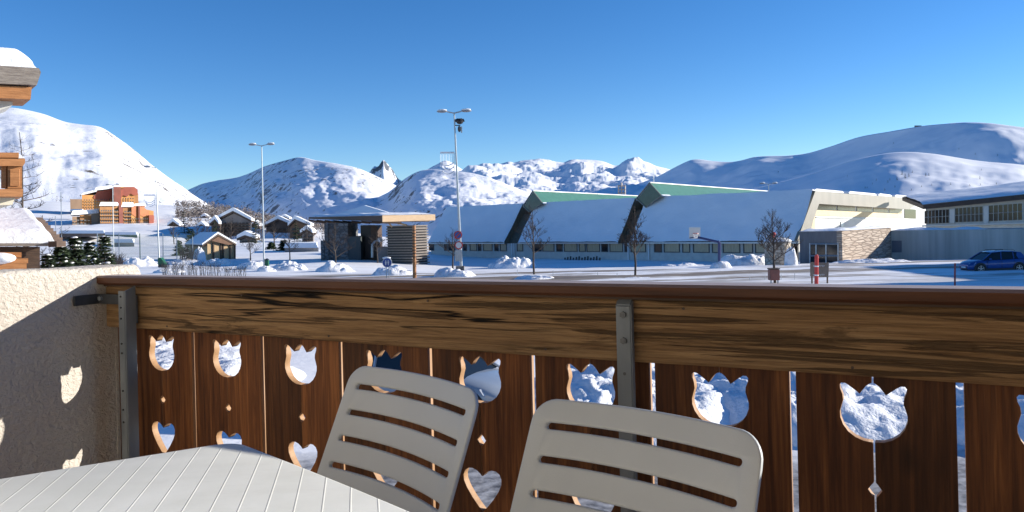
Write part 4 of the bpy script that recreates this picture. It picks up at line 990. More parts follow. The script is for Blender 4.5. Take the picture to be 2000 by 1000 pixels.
t = thing('red_pole', 'bright red snow pole with white bands in front of the wooden notice board', 'pole', (c.x, y, ground_z(c.x, y)))
MB().tube([at(1594.5, 556, y), at(1595, 499, y)], .11, 10).build('shaft', REDP, t)
MB().tube([at(1595, 503, y), at(1595, 497, y)], [.12, .06], 10).build('tip', REDP, t)
for v in (520, 537.5): MB().tube([at(1594.7, v + 1.2, y), at(1594.7, v - 1.2, y)], .117, 10).build('white_band', WHITEP, t)
y = 46; t = thing('notice_board', 'brown wooden notice board with two rows of worn white lettering', 'notice board', tuple(at(1602, 556, y)))
MB().prism([at(1583, 512.5, y), at(1619, 513.5, y), at(1618, 541.5, y), at(1583, 540, y)], P3(0, .06, 0)).build('board', simple('board_brown', (.17, .13, .09), (.25, .19, .14), 4, (3, 3, 1), .7), t)
m = MB()
for v in (519.5, 537):
    for k, u in enumerate((1589, 1599.5, 1602.5, 1606, 1609)):
        h = (1.4, 1.6, 1.2, 1.8, 1.3)[k]; p = at(u, v, y - .01)
        m.tube([p + P3(-.035, 0, h * .03), p + P3(0, 0, -h * .03), p + P3(.035, 0, h * .035)], .012, 4)
m.build('lettering', WHITEP, t)
m = MB()
for u in (1586, 1616): m.tube([at(u, 512, y + .1), at(u, 562, y + .1)], .05, 6)
m.build('posts', WOOD_DK, t)
# stone tower
def tower():
    y = 68; c = at(1528, 500, y); z0 = ground_z(c.x, y) - .4; zt_ = at(1528, 474, y).z; r = (1552 - 1501) / 2 / FPX * y
    t = thing('stone_tower', 'squat round rubble-stone tower topped with snow in front of the hall', 'tower', (c.x, c.y + r, z0 + .4)); cc = P3(c.x, c.y + r, 0)
    MB().tube([cc + P3(0, 0, z0), cc + P3(0, 0, zt_)], [r, r * .98], 28).build('wall', STONE2, t, smooth=False)
    MB().tube([cc + P3(0, 0, zt_), cc + P3(0, 0, zt_ + .12)], r * 1.05, 28).build('coping', CONC, t)
    MB().ball(cc + P3(0, 0, zt_ + .12), (r * 1.02, r * 1.02, .32), 24, 10, lambda d: 1 + .08 * noise.noise(d * 3)).build('snow_cap', SNOW, t, smooth=True)
    m = MB(); p = at(1511, 465, y - .3); m.tube([p, p + P3(0, 0, .25)], .06, 6).ball(p + P3(0, 0, .35), (.22, .1, .2), 10, 6); m.build('red_lamp', REDP, t)
tower()
# marker stakes along the lot edge
for k, (u, vt, vb, y, red) in enumerate(((1464, 540, 556, 50, 0), (1494, 538, 556, 50, 0), (1525.5, 536, 556, 50, 0), (1552, 534, 556, 50, 0), (1865, 514, 560, 42, 1), (1080, 528, 550, 58, 0), (1010, 526, 548, 60, 0), (1205, 534, 552, 56, 0), (1283, 538, 552, 56, 0), (1167, 532, 552, 57, 0), (1232, 536, 552, 56, 0))):
    a, b_ = at(u, vb, y), at(u + .3, vt, y)
    o = MB().tube([a, b_], .045 if red else .02, 6).build('marker_stake', simple('stake_red', (.35, .06, .05), None) if red else GALV)
    tag(o, {1464: 'thin grey marker stake left of the brown bin, farther one', 1494: 'thin grey marker stake just left of the brown bin', 1525.5: 'thin grey marker stake just right of the brown bin', 1552: 'thin grey marker stake between the brown bin and the notice board',
            1865: 'thin dark red marker stake standing in the shaded snow left of the blue car', 1080: 'thin grey marker stake right of the bare young tree', 1010: 'thin grey marker stake left of the bare young tree',
            1205: 'thin grey marker stake left of the dense bare tree', 1283: 'thin grey marker stake right of the dense bare tree', 1167: 'thin grey marker stake midway between the two middle bare trees', 1232: 'thin grey marker stake touching the trunk of the dense bare tree'}[u], 'stake', 'marker stakes along the lot')
# court fence
def court():
    y = 105; t = thing('court_fence', 'tall green netting fence of the sports court at left', 'fence', tuple(at(300, 510, y)))
    P = [(190, 455), (232, 455), (273, 456), (318, 456), (345, 458), (376, 462)]; n = MB()
    for (u, v) in P: MB().tube([at(u, v, y), at(u + .8, 512, y)], .06, 5).build('post', GALV if u != 273 else DKGREEN, t)
    for i in range(90):
        u = 190 + 186 * i / 89; n.tube([at(u, 458, y), at(u, 508, y)], .012, 3, False)
    for j in range(20): n.tube([at(190, 458 + 50 * j / 19, y), at(376, 459 + 50 * j / 19, y)], .012, 3, False)
    n.build('netting', simple('net_green', (.06, .12, .09), None), t, fix=False)
court()
for lab, u, v0, v1, y in (('thin pole standing in the snow at far left of the orange blocks', 119, 375, 470, 120), ('short thin pole left of the tall thin pole', 108, 422, 468, 125), ('thin mast rising behind the second green lantern', 1276, 328, 372, 140)):
    o = MB().tube([at(u, v0, y), at(u + 1.5, v1, y)], .06, 5).build('thin_mast', GALV); tag(o, lab, 'pole')
t = thing('scaffold_tower', 'small pale lattice tower behind the green lantern ridge', 'tower', tuple(at(1215, 390, 260))); m = MB()
for u in (1208, 1214, 1221): m.tube([at(u, 362, 260), at(u, 395, 260)], .25, 4)
for v in (363, 370, 377, 384): m.tube([at(1207, v, 260), at(1222, v, 260)], .25, 4)
m.tube([at(1214, 357, 260), at(1214, 363, 260)], .3, 4); m.build('lattice', simple('lattice_pale', (.4, .34, .3), None), t)
# summit station on the right mountain, and the mast on it
t = thing('summit_station', 'dark ski-lift station huts on the summit ridge of the right-hand mountain', 'building', tuple(at(1795, 248, 4000)))
for a, b_, v0, v1 in ((1786, 1800, 245, 249), (1795, 1803, 246.5, 250), (1836, 1843, 243, 246)): px_block(t, a, b_, v0, v1, 4400, 30, SHADW, 'hut')
# dark uprights in front of the hall
t = thing('rack', 'low row of small dark uprights against the white base of the hall', 'rack', tuple(at(1136, 508, 96))); m = MB()
p0 = F(1103, 505, -1.2); p1 = F(1171, 505, -1.2)
for k in range(13): p = p0.lerp(p1, k / 12); m.tube([p + P3(0, 0, -.5), p + P3(.05, 0, .12 + .1 * (k % 3))], .12, 5)
m.build('uprights', BLACKP, t)
MB().tube([p0 + P3(0, 0, -.1), p1 + P3(0, 0, -.1)], .04, 4).build('bar', GALV, t)

# ============================================================ SNOW PILES
def pile(label, u, v, wpx, hpx, y, seed, group='ploughed snow piles', depth=None, lump=.5):
    c = at(u, v, y); g = ground_z(c.x, y); rx = wpx / FPX * y / 2; h = hpx * .82 / FPX * y; rnd = random.Random(seed); ry = depth or rx * .7
    def f(a, b):
        X = (a - .5) * 2; Yy = (b - .5) * 2; rr = math.hypot(X, Yy); k = max(0, 1 - rr ** 2.2)
        n1 = noise.fractal(Vector((X * rx * .9 + seed * 7, Yy * ry * .9, seed)), .9, 2.1, 5)
        n2 = abs(noise.noise(Vector((X * rx * 2.6, Yy * ry * 2.6, seed * 3)))) * .35
        z = k ** .55 * h * (1 + lump * n1 + lump * n2) - .12 - (.1 if k == 0 else 0)
        px_ = c.x + X * rx * (1 + .15 * n1); py_ = y + Yy * ry
        return P3(px_, py_, ground_z(px_, py_) + z)
    n = 46
    o = MB().grid(f, n, n).build('snow_pile', SNOW_PILE, smooth=True, fix=False); return tag(o, label, 'snow pile', group)
for i, a in enumerate([
        ('snow pile at the foot of the double-headed lamp post', 520, 536, 40, 14, 78), ('rounded snow pile left of the double-headed lamp post', 492, 524, 60, 18, 84), ('long snow pile right of the double-headed lamp post', 562, 526, 74, 17, 80),
        ('snow pile below the small bare tree in front of the pavilion', 656, 528, 80, 20, 76), ('snow pile around the blue footpath sign', 766, 534, 92, 20, 66), ('narrow snow pile at the foot of the tallest lamp post', 886, 541, 86, 19, 61),
        ('low flat snow pile under the bare young tree', 1040, 547, 84, 10, 56), ('rough shaded snow heap against the first hall roof', 1000, 510, 90, 24, 92), ('bright rough snow heap at the foot of the basketball post', 1408, 529, 44, 18, 63),
        ('shaded rough snow heap between the hoop and the stone tower', 1458, 524, 110, 26, 72), ('snow heap hugging the right side of the stone tower', 1546, 530, 26, 40, 66), ('snow heap left of the wooden hut', 428, 518, 72, 14, 96),
        ('snow heap beside the court netting', 265, 512, 90, 20, 98), ('upright snow heap beside the hut wall', 390, 505, 26, 32, 106), ('low snow heap behind the stucco wall end', 268, 538, 34, 9, 58), ('small snow heap behind the twiggy shrubs', 330, 524, 60, 12, 80),
        ('long low snow bank along the left court', 360, 510, 90, 12, 100), ('shaded snow bank in front of the annex', 1700, 518, 160, 10, 70), ('snow mound along the hall wall, right of the second bare tree', 1330, 508, 90, 8, 86), ('low snow pile under the dense bare tree', 1245, 552, 60, 5, 54)]):
    pile(a[0], a[1], a[2], a[3], a[4], a[5], 3 + i)
# big rough banks just below the balcony, seen through the cut-outs
rnd = random.Random(77)
for i, (x, y, rx, ry, h) in enumerate([(-9.5, 20.5, 3.6, 2.2, .9), (-6.2, 17.9, 2.6, 1.4, .55), (2.4, 17.0, 2.3, 3.4, 1.1), (6.2, 17.2, 2.8, 3.9, 1.2), (10.4, 15.2, 3.0, 3.2, 1.2), (1.2, 13.2, 1.6, .8, .4), (-12.5, 25, 4, 2.4, .8)]):
    def f(a, b, x=x, y=y, rx=rx, ry=ry, h=h, i=i):
        X = (a - .5) * 2; Yy = (b - .5) * 2; rr = math.hypot(X, Yy); k = max(0, 1 - rr ** 2.5)
        p = Vector((X * rx, Yy * ry, i * 9)); n1 = noise.fractal(p * 1.3, .8, 2.2, 6); n2 = 1 - abs(noise.noise(p * 3.1)) * 2
        return P3(x + X * rx * 1.1, y + Yy * ry * 1.1, -4.0 + k ** .5 * h * .62 * (1 + .25 * n1 + .12 * n2) + k * noise.fractal(p * 5, .55, 2.1, 4) * .05 - .1 - (.1 if k == 0 else 0))
    tag(MB().grid(f, 90, 70).build('snow_bank', SNOW_NEAR, smooth=True, fix=False), ['lumpy snow bank behind the rear of the silver car', 'low lumpy snow bank left of the silver car', 'lumpy snow bank in front of the silver car', 'lumpy snow bank right of the middle railing post', 'large lumpy snow bank showing through the rightmost tulip cut-outs', 'small lumpy snow bank below the heart cut-outs', 'far lumpy snow bank seen through the leftmost cut-outs'][i], 'snow bank', 'lumpy snow banks below the balcony')
# twiggy shrubs behind the railing
def shrub(label, u0, u1, vt, vb, y, n, seed):
    rnd = random.Random(seed); a = at((u0 + u1) / 2, vb, y); t = thing('bare_shrub', label, 'shrub', tuple(a), 0, 'leafless shrubs behind the railing'); m = MB()
    for i in range(n):
        u = rnd.uniform(u0, u1); b_ = at(u, vb, y + rnd.uniform(-1, 1)); h = (vb - vt) / FPX * y * rnd.uniform(.5, 1.05)
        tip = b_ + P3(rnd.uniform(-.35, .35) * h, 0, h); mid = b_.lerp(tip, .5) + P3(rnd.uniform(-.1, .1), 0, 0)
        m.tube([b_ - P3(0, 0, .3), mid, tip], [.014, .01, .005], 3, False)
        for k in range(3):
            p = mid.lerp(tip, rnd.random()); m.tube([p, p + P3(rnd.uniform(-.3, .3), 0, rnd.uniform(.1, .4))], [.01, .005], 3, False)
    m.build('stems', TWIG2, t, fix=False)
shrub('leafless twiggy shrub behind the railing in front of the court', 318, 372, 512, 537, 62, 75, 1); shrub('leafless twiggy shrub in front of the wooden hut', 372, 428, 512, 537, 63, 65, 2); shrub('low leafless shrub left of the double-headed lamp post', 430, 482, 522, 538, 62, 45, 3)
shrub('dark reddish leafless bush beside the conifers and the stucco wall', 205, 240, 498, 530, 50, 160, 4)
shrub('brown leafless shrub left of the hut door', 352, 384, 480, 512, 100, 120, 5)

# ============================================================ CARS
def lathe(b, c, prof, n=28, axis='y'):
    """revolve (r, t) profile round the local y axis through c"""
    base = len(b.v); m = len(prof)
    for k in range(n):
        a = 2 * math.pi * k / n
        for r, t in prof: b.v.append(Vector((c[0] + r * math.cos(a), c[1] + t, c[2] + r * math.sin(a))))
    for k in range(n):
        k2 = (k + 1) % n
        for i in range(m - 1): b.f.append((base + k * m + i, base + k2 * m + i, base + k2 * m + i + 1, base + k * m + i + 1))
    return b
TYRE = simple('tyre', (.02, .02, .02), None, rough=.85); RIM = simple('alloy', (.4, .41, .43), None, rough=.3, metal=.8)
LAMPG = simple('lamp_glass', (.6, .63, .66), None, rough=.1); TAIL = simple('tail_lamp', (.45, .01, .01), None, rough=.15)
CLAD = simple('dark_cladding', (.03, .03, .032), None, rough=.6)
def car(label, x, y, z, rz, paint, Lh=2.05, H=1.52, W=.86, wb=2.6, clad=False, zs=1.0):
    t = thing('parked_car', label, 'car', (x, y, z), rz)
    xf, xr = wb / 2 + .02, -wb / 2
    st = [(-Lh, .62, .42, .82), (-Lh + .06, .74, .28, .95), (-Lh + .3, .82, .22, .98), (-1.3, W, .2, .96), (-.6, W, .2, .94), (.0, W, .2, .92), (.6, W, .2, .9), (.95, W, .2, .9), (1.3, W * .99, .2, .86), (1.65, .8, .22, .78), (Lh - .15, .73, .26, .68), (Lh - .03, .64, .3, .6), (Lh, .55, .34, .52)]
    b = MB(); ring = []
    for X, w_, zb_, zt_ in st:
        zm = (zb_ + zt_) / 2; hlf = [(0, zb_), (w_ * .86, zb_), (w_ * .98, zb_ + .08), (w_ * 1.0, zm - .04), (w_ * 1.015, zm + .1), (w_ * .97, zt_ - .06), (w_ * .9, zt_), (w_ * .5, zt_ + .035), (0, zt_ + .045)]
        pts = [(y_, z_) for y_, z_ in hlf] + [(-y_, z_) for y_, z_ in hlf[-2:0:-1]]
        ring.append(len(b.v)); b.v += [Vector((X, p, q)) for p, q in pts]; n = len(pts)
    for i in range(len(st) - 1):
        for k in range(n): b.f.append((ring[i] + k, ring[i] + (k + 1) % n, ring[i + 1] + (k + 1) % n, ring[i + 1] + k))
    b.f.append(tuple(ring[0] + k for k in range(n))); b.f.append(tuple(ring[-1] + k for k in range(n)))
    body = b.build('body', paint, t, smooth=True, local=True)
    # greenhouse
    P = [(-1.92, .95), (-1.62, 1.38), (-1.1, H - .03), (-.3, H), (.3, H - .04), (1.15, .9)]
    g = MB(); wl = W * .93
    lo = [(-1.9, .95), (-1.5, .97), (-1.0, .96), (-.3, .94), (.45, .92), (1.12, .9)]
    hi = [(-1.58, 1.36), (-1.35, 1.42), (-1.0, H - .05), (-.3, H - .03), (.25, H - .07), (.42, H - .12)]
    for s in (1, -1):
        base = len(g.v); g.v += [Vector((X, s * wl, Z)) for X, Z in lo] + [Vector((X, s * wl * .78, Z)) for X, Z in hi]
        for i in range(5): g.f.append((base + i, base + i + 1, base + 7 + i, base + 6 + i))
    m_ = len(lo)
    g.f += [(5, 12 + 5, 12 + 11, 11), (0, 12, 18, 6)] + [(6 + i, 7 + i, 19 + i, 18 + i) for i in range(5)]
    g.build('glasshouse', GLASS, t, local=True)
    r = MB(); rp = [(-1.66, 1.36), (-1.35, 1.44), (-1.0, H - .02), (-.3, H), (.25, H - .04), (.46, H - .1)]
    for i, (X, Z) in enumerate(rp):
        for yy, dz in ((-wl * .80, -.03), (-wl * .6, .01), (0, .03), (wl * .6, .01), (wl * .80, -.03)): r.v.append(Vector((X, yy, Z + dz)))
    for i in range(5):
        for k in range(4): r.f.append((i * 5 + k, i * 5 + k + 1, i * 5 + k + 6, i * 5 + k + 5))
    r.build('roof', paint, t, smooth=True, local=True)
    pl = MB()
    for s in (1, -1):
        q = lambda X, Z, k=1.0: Vector((X, s * wl * k, Z))
        pl.tube([q(1.16, .9, 1.01), q(.44, H - .1, .8)], .035, 5); pl.tube([q(-.12, .93, 1.01), q(-.2, H - .04, .8)], .04, 5)
        pl.tube([q(-1.0, .96, 1.01), q(-1.02, H - .06, .8)], .035, 5)
        pl.poly([q(-1.92, .96, 1.0), q(-1.3, .97, 1.015), q(-1.22, 1.2, .92), q(-1.3, H - .1, .81), q(-1.62, 1.36, .8)])
        pl.tube([q(.44, H - .09, .8), q(-.3, H - .02, .8), q(-1.0, H - .04, .8), q(-1.6, 1.38, .79)], .03, 5)
    pl.build('pillars', paint, t, local=True)
    if clad:
        for s in (1, -1): MB().tube([Vector((.2, s * .6, H + .0)), Vector((.1, s * .6, H + .06)), Vector((-1.1, s * .6, H + .06)), Vector((-1.2, s * .6, H))], .02, 6).build('roof_rail', CLAD, t, local=True)
        c_ = MB()
        for s in (1, -1): c_.box(-1.0, .95, s * W * .99 - .02, s * W * .99 + .02, .18, .34)
        c_.build('sill_cladding', CLAD, t, local=True)
    R_ = .32
    for X in (xf, xr):
        for s in (1, -1):
            a = MB(); lathe(a, (X, s * (W * .93), R_ + .02), [(.0, -.02 * s), (R_ + .085, -.02 * s), (R_ + .085, .085 * s), (R_ + .05, .09 * s), (.0, .088 * s)], 26)
            a.build('wheel_arch', CLAD if clad else BLACKP, t, local=True)
            w_ = MB(); lathe(w_, (X, s * W * .98, R_), [(.2, -.1 * s), (R_ - .02, -.09 * s), (R_, -.05 * s), (R_, .05 * s), (R_ - .03, .075 * s), (.21, .07 * s)], 30)
            wo = w_.build('wheel', TYRE, t, smooth=True, local=True)
            rm = MB(); yy = s * (W * .98 + .06)
            lathe(rm, (X, yy, R_), [(.185, -.04 * s), (.21, .012 * s), (.225, .012 * s), (.225, -.03 * s)], 28)
            for k in range(5):
                an = k * 1.2566 + .3; d = Vector((math.cos(an), 0, math.sin(an))); e = Vector((-math.sin(an), 0, math.cos(an))); c0 = Vector((X, yy, R_))
                rm.hexa([c0 + d * .02 - e * .035, c0 + d * .21 - e * .03, c0 + d * .21 + e * .03, c0 + d * .02 + e * .035] + [c0 + Vector((0, .018 * s, 0)) + d * .02 - e * .03, c0 + Vector((0, .012 * s, 0)) + d * .21 - e * .025, c0 + Vector((0, .012 * s, 0)) + d * .21 + e * .025, c0 + Vector((0, .018 * s, 0)) + d * .02 + e * .03])
            rm.tube([Vector((X, yy - .01 * s, R_)), Vector((X, yy + .02 * s, R_))], .055, 12)
            rm.build('rim', RIM, wo, local=True)
    for s in (1, -1):
        MB().hexa([Vector(q) for q in ((1.66, s * .70, .6), (Lh - .02, s * .5, .52), (Lh + .01, s * .45, .55), (1.68, s * .82, .66), (1.6, s * .7, .78), (Lh - .1, s * .48, .68), (Lh - .08, s * .5, .67), (1.58, s * .79, .76))]).build('headlight', LAMPG, t, local=True)
        MB().hexa([Vector(q) for q in ((-Lh - .02, s * .55, .68), (-Lh + .22, s * .8, .7), (-Lh + .22, s * .84, .72), (-Lh - .03, s * .7, .7), (-Lh + .02, s * .55, .96), (-Lh + .3, s * .76, 1.0), (-Lh + .3, s * .83, .98), (-Lh, s * .7, .96))]).build('tail_light', TAIL, t, local=True)
        MB().ball((.72, s * (W + .12), .98), (.09, .12, .07), 10, 6).build('mirror', paint, t, smooth=True, local=True)
        hn = MB()
        for X in (.1, -.75): hn.box(X - .1, X + .08, s * (W + .005) - .015, s * (W + .005) + .02, .76, .79)
        hn.build('door_handle', paint, t, local=True)
        sm_ = MB()
        for X in (.86, -.14, -1.02): sm_.box(X - .004, X + .004, s * W * 1.0 - .016, s * W * 1.0 + .016, .36, .84)
        sm_.build('door_seam', BLACKP, t, local=True)
    MB().box(Lh - .12, Lh + .015, -.42, .42, .3, .46).build('grille', BLACKP, t, local=True, bevel=.02)
    MB().box(Lh + .0, Lh + .02, -.26, .26, .36, .46).build('number_plate', WHITEP, t, local=True)
    return t
def m_paint(name, c):
    t = NT(name); t.set(.35, .15, .5); t.b.inputs['Coat Weight'].default_value = .8; t.b.inputs['Coat Roughness'].default_value = .06
    t.col(t.ramp(t.noise(1.5, None, 5), [(.3, tuple(q * .85 for q in c)), (.7, c)])); return t.m
cb = at(1949, 533.5, 53); car('blue hatchback with roof rails parked in the shade at the right edge', cb.x, 53.6, cb.z + .02, math.pi, m_paint('paint_blue', (.01, .06, .26)), 2.0, 1.5, .85, 2.62, True)
car('silver-blue car parked below the balcony, seen through the cut-outs beside the first chair', -1.75, 16.55, -4.0, -R(27.9), m_paint('paint_silver', (.33, .38, .44)), 2.1, 1.46, .86, 2.6)

# ============================================================ THE BALCONY
THR = math.atan2(-.468, .884)
D_, N_ = Vector((.884, -.468, 0)), Vector((.468, .884, 0))
def curve_plate(name, outer, holes, th, bev, mat, parent, xf, res=10):
    """flat plate cut from 2D outlines: local (a, b) -> xf(a, b, depth)"""
    cu = bpy.data.curves.new('c', 'CURVE'); cu.dimensions = '2D'; cu.fill_mode = 'BOTH'; cu.extrude = th / 2 - bev; cu.bevel_depth = bev; cu.bevel_resolution = 2; cu.offset = -bev
    for loop in [outer] + holes:
        sp = cu.splines.new('POLY'); sp.points.add(len(loop) - 1); sp.use_cyclic_u = True
        for i, p in enumerate(loop): sp.points[i].co = (p[0], p[1], 0, 1)
    ob = bpy.data.objects.new('c', cu); C.objects.link(ob); bpy.context.view_layer.update()
    me = bpy.data.meshes.new_from_object(ob.evaluated_get(bpy.context.evaluated_depsgraph_get()))
    bpy.data.objects.remove(ob); bpy.data.curves.remove(cu)
    me.name = name; bm = bmesh.new(); bm.from_mesh(me)
    bmesh.ops.remove_doubles(bm, verts=bm.verts, dist=1e-6)
    return bm, me
def finish_plate(bm, me, name, mat, parent, xf, cuts=None, smooth=False):
    if cuts:
        for ax, vals in cuts:
            for v in vals:
                co = Vector((v, 0, 0)) if ax == 0 else Vector((0, v, 0)); no = Vector((1, 0, 0)) if ax == 0 else Vector((0, 1, 0))
                bmesh.ops.bisect_plane(bm, geom=bm.verts[:] + bm.edges[:] + bm.faces[:], plane_co=co, plane_no=no)
    for v in bm.verts: v.co = xf(v.co.x, v.co.y, v.co.z)
    bmesh.ops.recalc_face_normals(bm, faces=bm.faces)
    bm.to_mesh(me); bm.free(); me.materials.clear(); me.materials.append(mat)
    if smooth:
        me.polygons.foreach_set('use_smooth', [True] * len(me.polygons))
        try: me.set_sharp_from_angle(angle=R(35))
        except Exception: pass
    o = bpy.data.objects.new(name, me); C.objects.link(o)
    if parent: o.parent = parent
    return o
rail = thing('balcony_railing', 'wooden balcony railing with weathered beam and boards cut with tulips, diamonds and hearts', 'railing', (0, 0, 0), THR)
S0, S1 = -2.40, 3.4
def long_box(s0, s1, p0, p1, z0, z1, name, mat, wob=.0015, n=90, seed=0, parent=rail):
    sec = []; r_ = .006
    for (p, z) in ((p0, z0 + r_), (p0 + r_, z0), (p1 - r_, z0), (p1, z0 + r_), (p1, z1 - r_), (p1 - r_, z1), (p0 + r_, z1), (p0, z1 - r_)): sec.append((p, z))
    b = MB()
    for i in range(n + 1):
        s = s0 + (s1 - s0) * i / n
        for k, (p, z) in enumerate(sec): e = noise.fractal(Vector((s * 1.3, k * .37, seed)), 1, 2, 4) * wob * 2; b.v.append(Vector((s, p + e, z + e * .7)))
    for i in range(n):
        for k in range(8): b.f.append((i * 8 + k, i * 8 + (k + 1) % 8, (i + 1) * 8 + (k + 1) % 8, (i + 1) * 8 + k))
    b.f.append(tuple(range(7, -1, -1))); b.f.append(tuple(n * 8 + k for k in range(8)))
    return b.build(name, mat, parent, local=True)
long_box(S0, S1, 1.628, 1.668, -.3115, -.172, 'beam', BEAM, .0016, 140, 1)
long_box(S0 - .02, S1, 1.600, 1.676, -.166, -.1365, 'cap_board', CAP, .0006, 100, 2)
long_box(S0, S1, 1.62, 1.69, -.1715, -.1665, 'packing_strip', WOOD_DK, .0003, 40, 3)
# tulip half outline (right half), relative to joint centre and tulip bottom at z=-.4485, top -.332
TUL = [(0, -.4485), (.018, -.447), (.033, -.441), (.046, -.431), (.055, -.418), (.060, -.404), (.0605, -.392), (.057, -.379), (.054, -.369), (.055, -.358), (.0595, -.347), (.0605, -.339), (.057, -.3345), (.050, -.3345), (.042, -.3395), (.033, -.3465), (.0235, -.354), (.018, -.346), (.012, -.338), (.005, -.3325), (0, -.3315)]
DIA = [(0, -.558), (.006, -.553), (.013, -.543), (.006, -.533), (0, -.528)]
HRT = [(0, -.722), (.012, -.711), (.03, -.690), (.046, -.667), (.054, -.650), (.055, -.636), (.050, -.624), (.040, -.6175), (.028, -.6165), (.016, -.6205), (.006, -.628), (0, -.634)]
DIA2 = [(a, b - .262) for a, b in DIA]
ZT, ZB_ = -.176, -1.06
def board(s_edge, s_joint, right_of_joint, idx):
    """one board between a wide gap (s_edge) and a joint through the cut-outs (s_joint)"""
    sgn = 1 if right_of_joint else -1
    gapj = .0004 if s_joint < -1.2 else .0009 if s_joint < -.25 else .0019
    cut = []
    for shp in (DIA2, HRT, DIA, TUL): cut += [(max(a, gapj), z) for a, z in shp]
    pts = [(gapj, ZB_)] + cut + [(gapj, ZT)]; w_ = abs(s_edge - s_joint)
    pts += [(w_, ZT), (w_, ZB_)]
    pts = [(s_joint + sgn * a, z) for a, z in pts]
    if sgn < 0: pts = pts[::-1]
    bm, me = curve_plate('board', pts, [], .022, .0012, BOARD, rail, None)
    return finish_plate(bm, me, 'board', BOARD, rail, lambda a, b, c: Vector((a, 1.681 + c, b)))
k = 0; s = -2.0365 - .3
while s < 3.2:
    j = s + .1503
    if j > S0 + .05:
        g = .0068
        if s > S0 - .25: board(max(s + g, S0 + .0), j, False, k) if s + g > S0 - .1 else None
        board(s + .3 - g, j, True, k + 1)
    s += .2998; k += 2
# rusty nails / screws on the beam
screw_mat = simple('rusty_iron', (.06, .04, .03), (.12, .08, .06), 40, rough=.6)
for i in range(16):
    s = -2.1 + i * .33; p = Vector((s, 1.627, -.19 if i % 2 else -.295)); MB().tube([p, p - Vector((0, .0015, 0))], .003, 8).build('screw_head', screw_mat, rail, local=True)
# iron posts: folded flat bars bolted to the beam
def iron_post(s, wd, dep, ztop, zbot, slant=False):
    b = MB()
    p0 = 1.628 - dep
    b.prism([(s - wd / 2, p0, zbot), (s - wd / 2, p0, ztop - .012), (s - wd / 2, p0 + .012, ztop), (s - wd / 2, p0 + dep - .002, ztop), (s - wd / 2, p0 + dep - .002, zbot)], (wd, 0, 0))
    o = b.build('iron_post', STEEL, rail, local=True, bevel=.003)
    bo = MB()
    for z in (-.205, -.262, -.335, -.5, -.62, -.8):
        r_ = .0075 if z > -.3 else .0035
        bo.tube([(s, p0 + .0005, z), (s, p0 - (.005 if z > -.3 else .0008), z)], r_, 6 if z > -.3 else 12)
    bo.build('bolts', simple('bolt_iron', (.08, .085, .09), (.14, .145, .15), 60, rough=.4, metal=.6), o, local=True)
    return o
def s_at(u, v, p): r = ray(u, v); return (r * (p / r.dot(N_))).dot(D_)
iron_post(s_at(1219, 640, 1.61) , .036, .022, -.172, -1.3)
# the left one is an angle iron: one leg facing us, one leg running back to the beam
sL = -2.212
b = MB().prism([(-2.262, 1.575, -1.3), (-2.262, 1.575, -.182), (-2.262, 1.581, -.182), (-2.262, 1.581, -1.3)], (.030, 0, 0))
b.hexa([(-2.232, 1.575, -1.3), (-2.226, 1.575, -1.3), (-2.226, 1.612, -1.3), (-2.232, 1.612, -1.3), (-2.232, 1.575, -.182), (-2.226, 1.575, -.182), (-2.226, 1.612, -.168), (-2.232, 1.612, -.168)])
b.box(-2.25, -2.238, 1.581, 1.627, -.29, -.2)
ip = b.build('iron_post', STEEL, rail, local=True, bevel=.0012)
bo = MB()
for z in (-.2, -.235, -.27, -.35, -.38, -.5, -.56, -.6): bo.tube([(-2.249, 1.576, z), (-2.249, 1.573, z)], .0032, 10)
bo.build('bolts', BLACKP, ip, local=True)
# side wall
s_w = -2.405
wall = thing('stucco_wall', 'rough cream stucco side wall of the balcony, half in shadow with tulip-shaped light spots', 'wall', (0, 0, 0), THR)
def f(a, b):
    p = -.72 + (1.80 + .72) * a; c = b * 4
    zt_ = -.097 - .013 * sm(.9, 1.75, p) - .25 * sm(1.73, 1.80, p) ** 3; e = noise.fractal(Vector((p * 6, b * 9, 2)), .9, 2, 5)
    zt_ += e * .002
    r_ = .02
    if b < .4: z = -1.2 + (zt_ - r_ + 1.2) * (b / .4); s = s_w
    elif b < .6: t = (b - .4) / .2 * math.pi / 2; s = s_w - r_ + r_ * math.cos(t); z = zt_ - r_ + r_ * math.sin(t)
    elif b < .8: s = s_w - r_ - (b - .6) / .2 * .16; z = zt_
    else: s = s_w - .2; z = zt_ - (b - .8) / .2 * 3.5
    rg = noise.fractal(Vector((p * 75, z * 85, s * 50)), .6, 2.1, 3) * .0016 + noise.noise(Vector((p * 5, z * 5, 0))) * .004
    return Vector((s + (rg if b < .6 else 0), p, z + (rg * .7 if b > .45 else 0)))
g = MB(); NU, NV = 420, 170
bs = [i / 100 * .4 for i in range(100)] + [.4 + i / 20 * .2 for i in range(20)] + [.6 + i / 30 * .2 for i in range(30)] + [.8 + i / 10 * .2 for i in range(11)]
for b_ in bs:
    for i in range(NU + 1): g.v.append(f(i / NU, b_))
for j in range(len(bs) - 1):
    for i in range(NU): q = j * (NU + 1) + i; g.f.append((q, q + 1, q + NU + 2, q + NU + 1))
g.build('wall_face', STUCCO, wall, smooth=True, local=True, fix=False)
MB().box(s_w - .19, s_w - .02, 1.74, 1.79, -3.6, -.15).build('wall_end', STUCCO, wall, local=True)
MB().box(s_w + .003, -2.3425, 1.670, 1.692, -1.06, -.176).build('board', BOARD, rail, local=True)
MB().box(s_w - .03, s_w + .002, 1.66, 1.80, -1.2, -.17).build('wall_trim', STUCCO, wall, local=True)
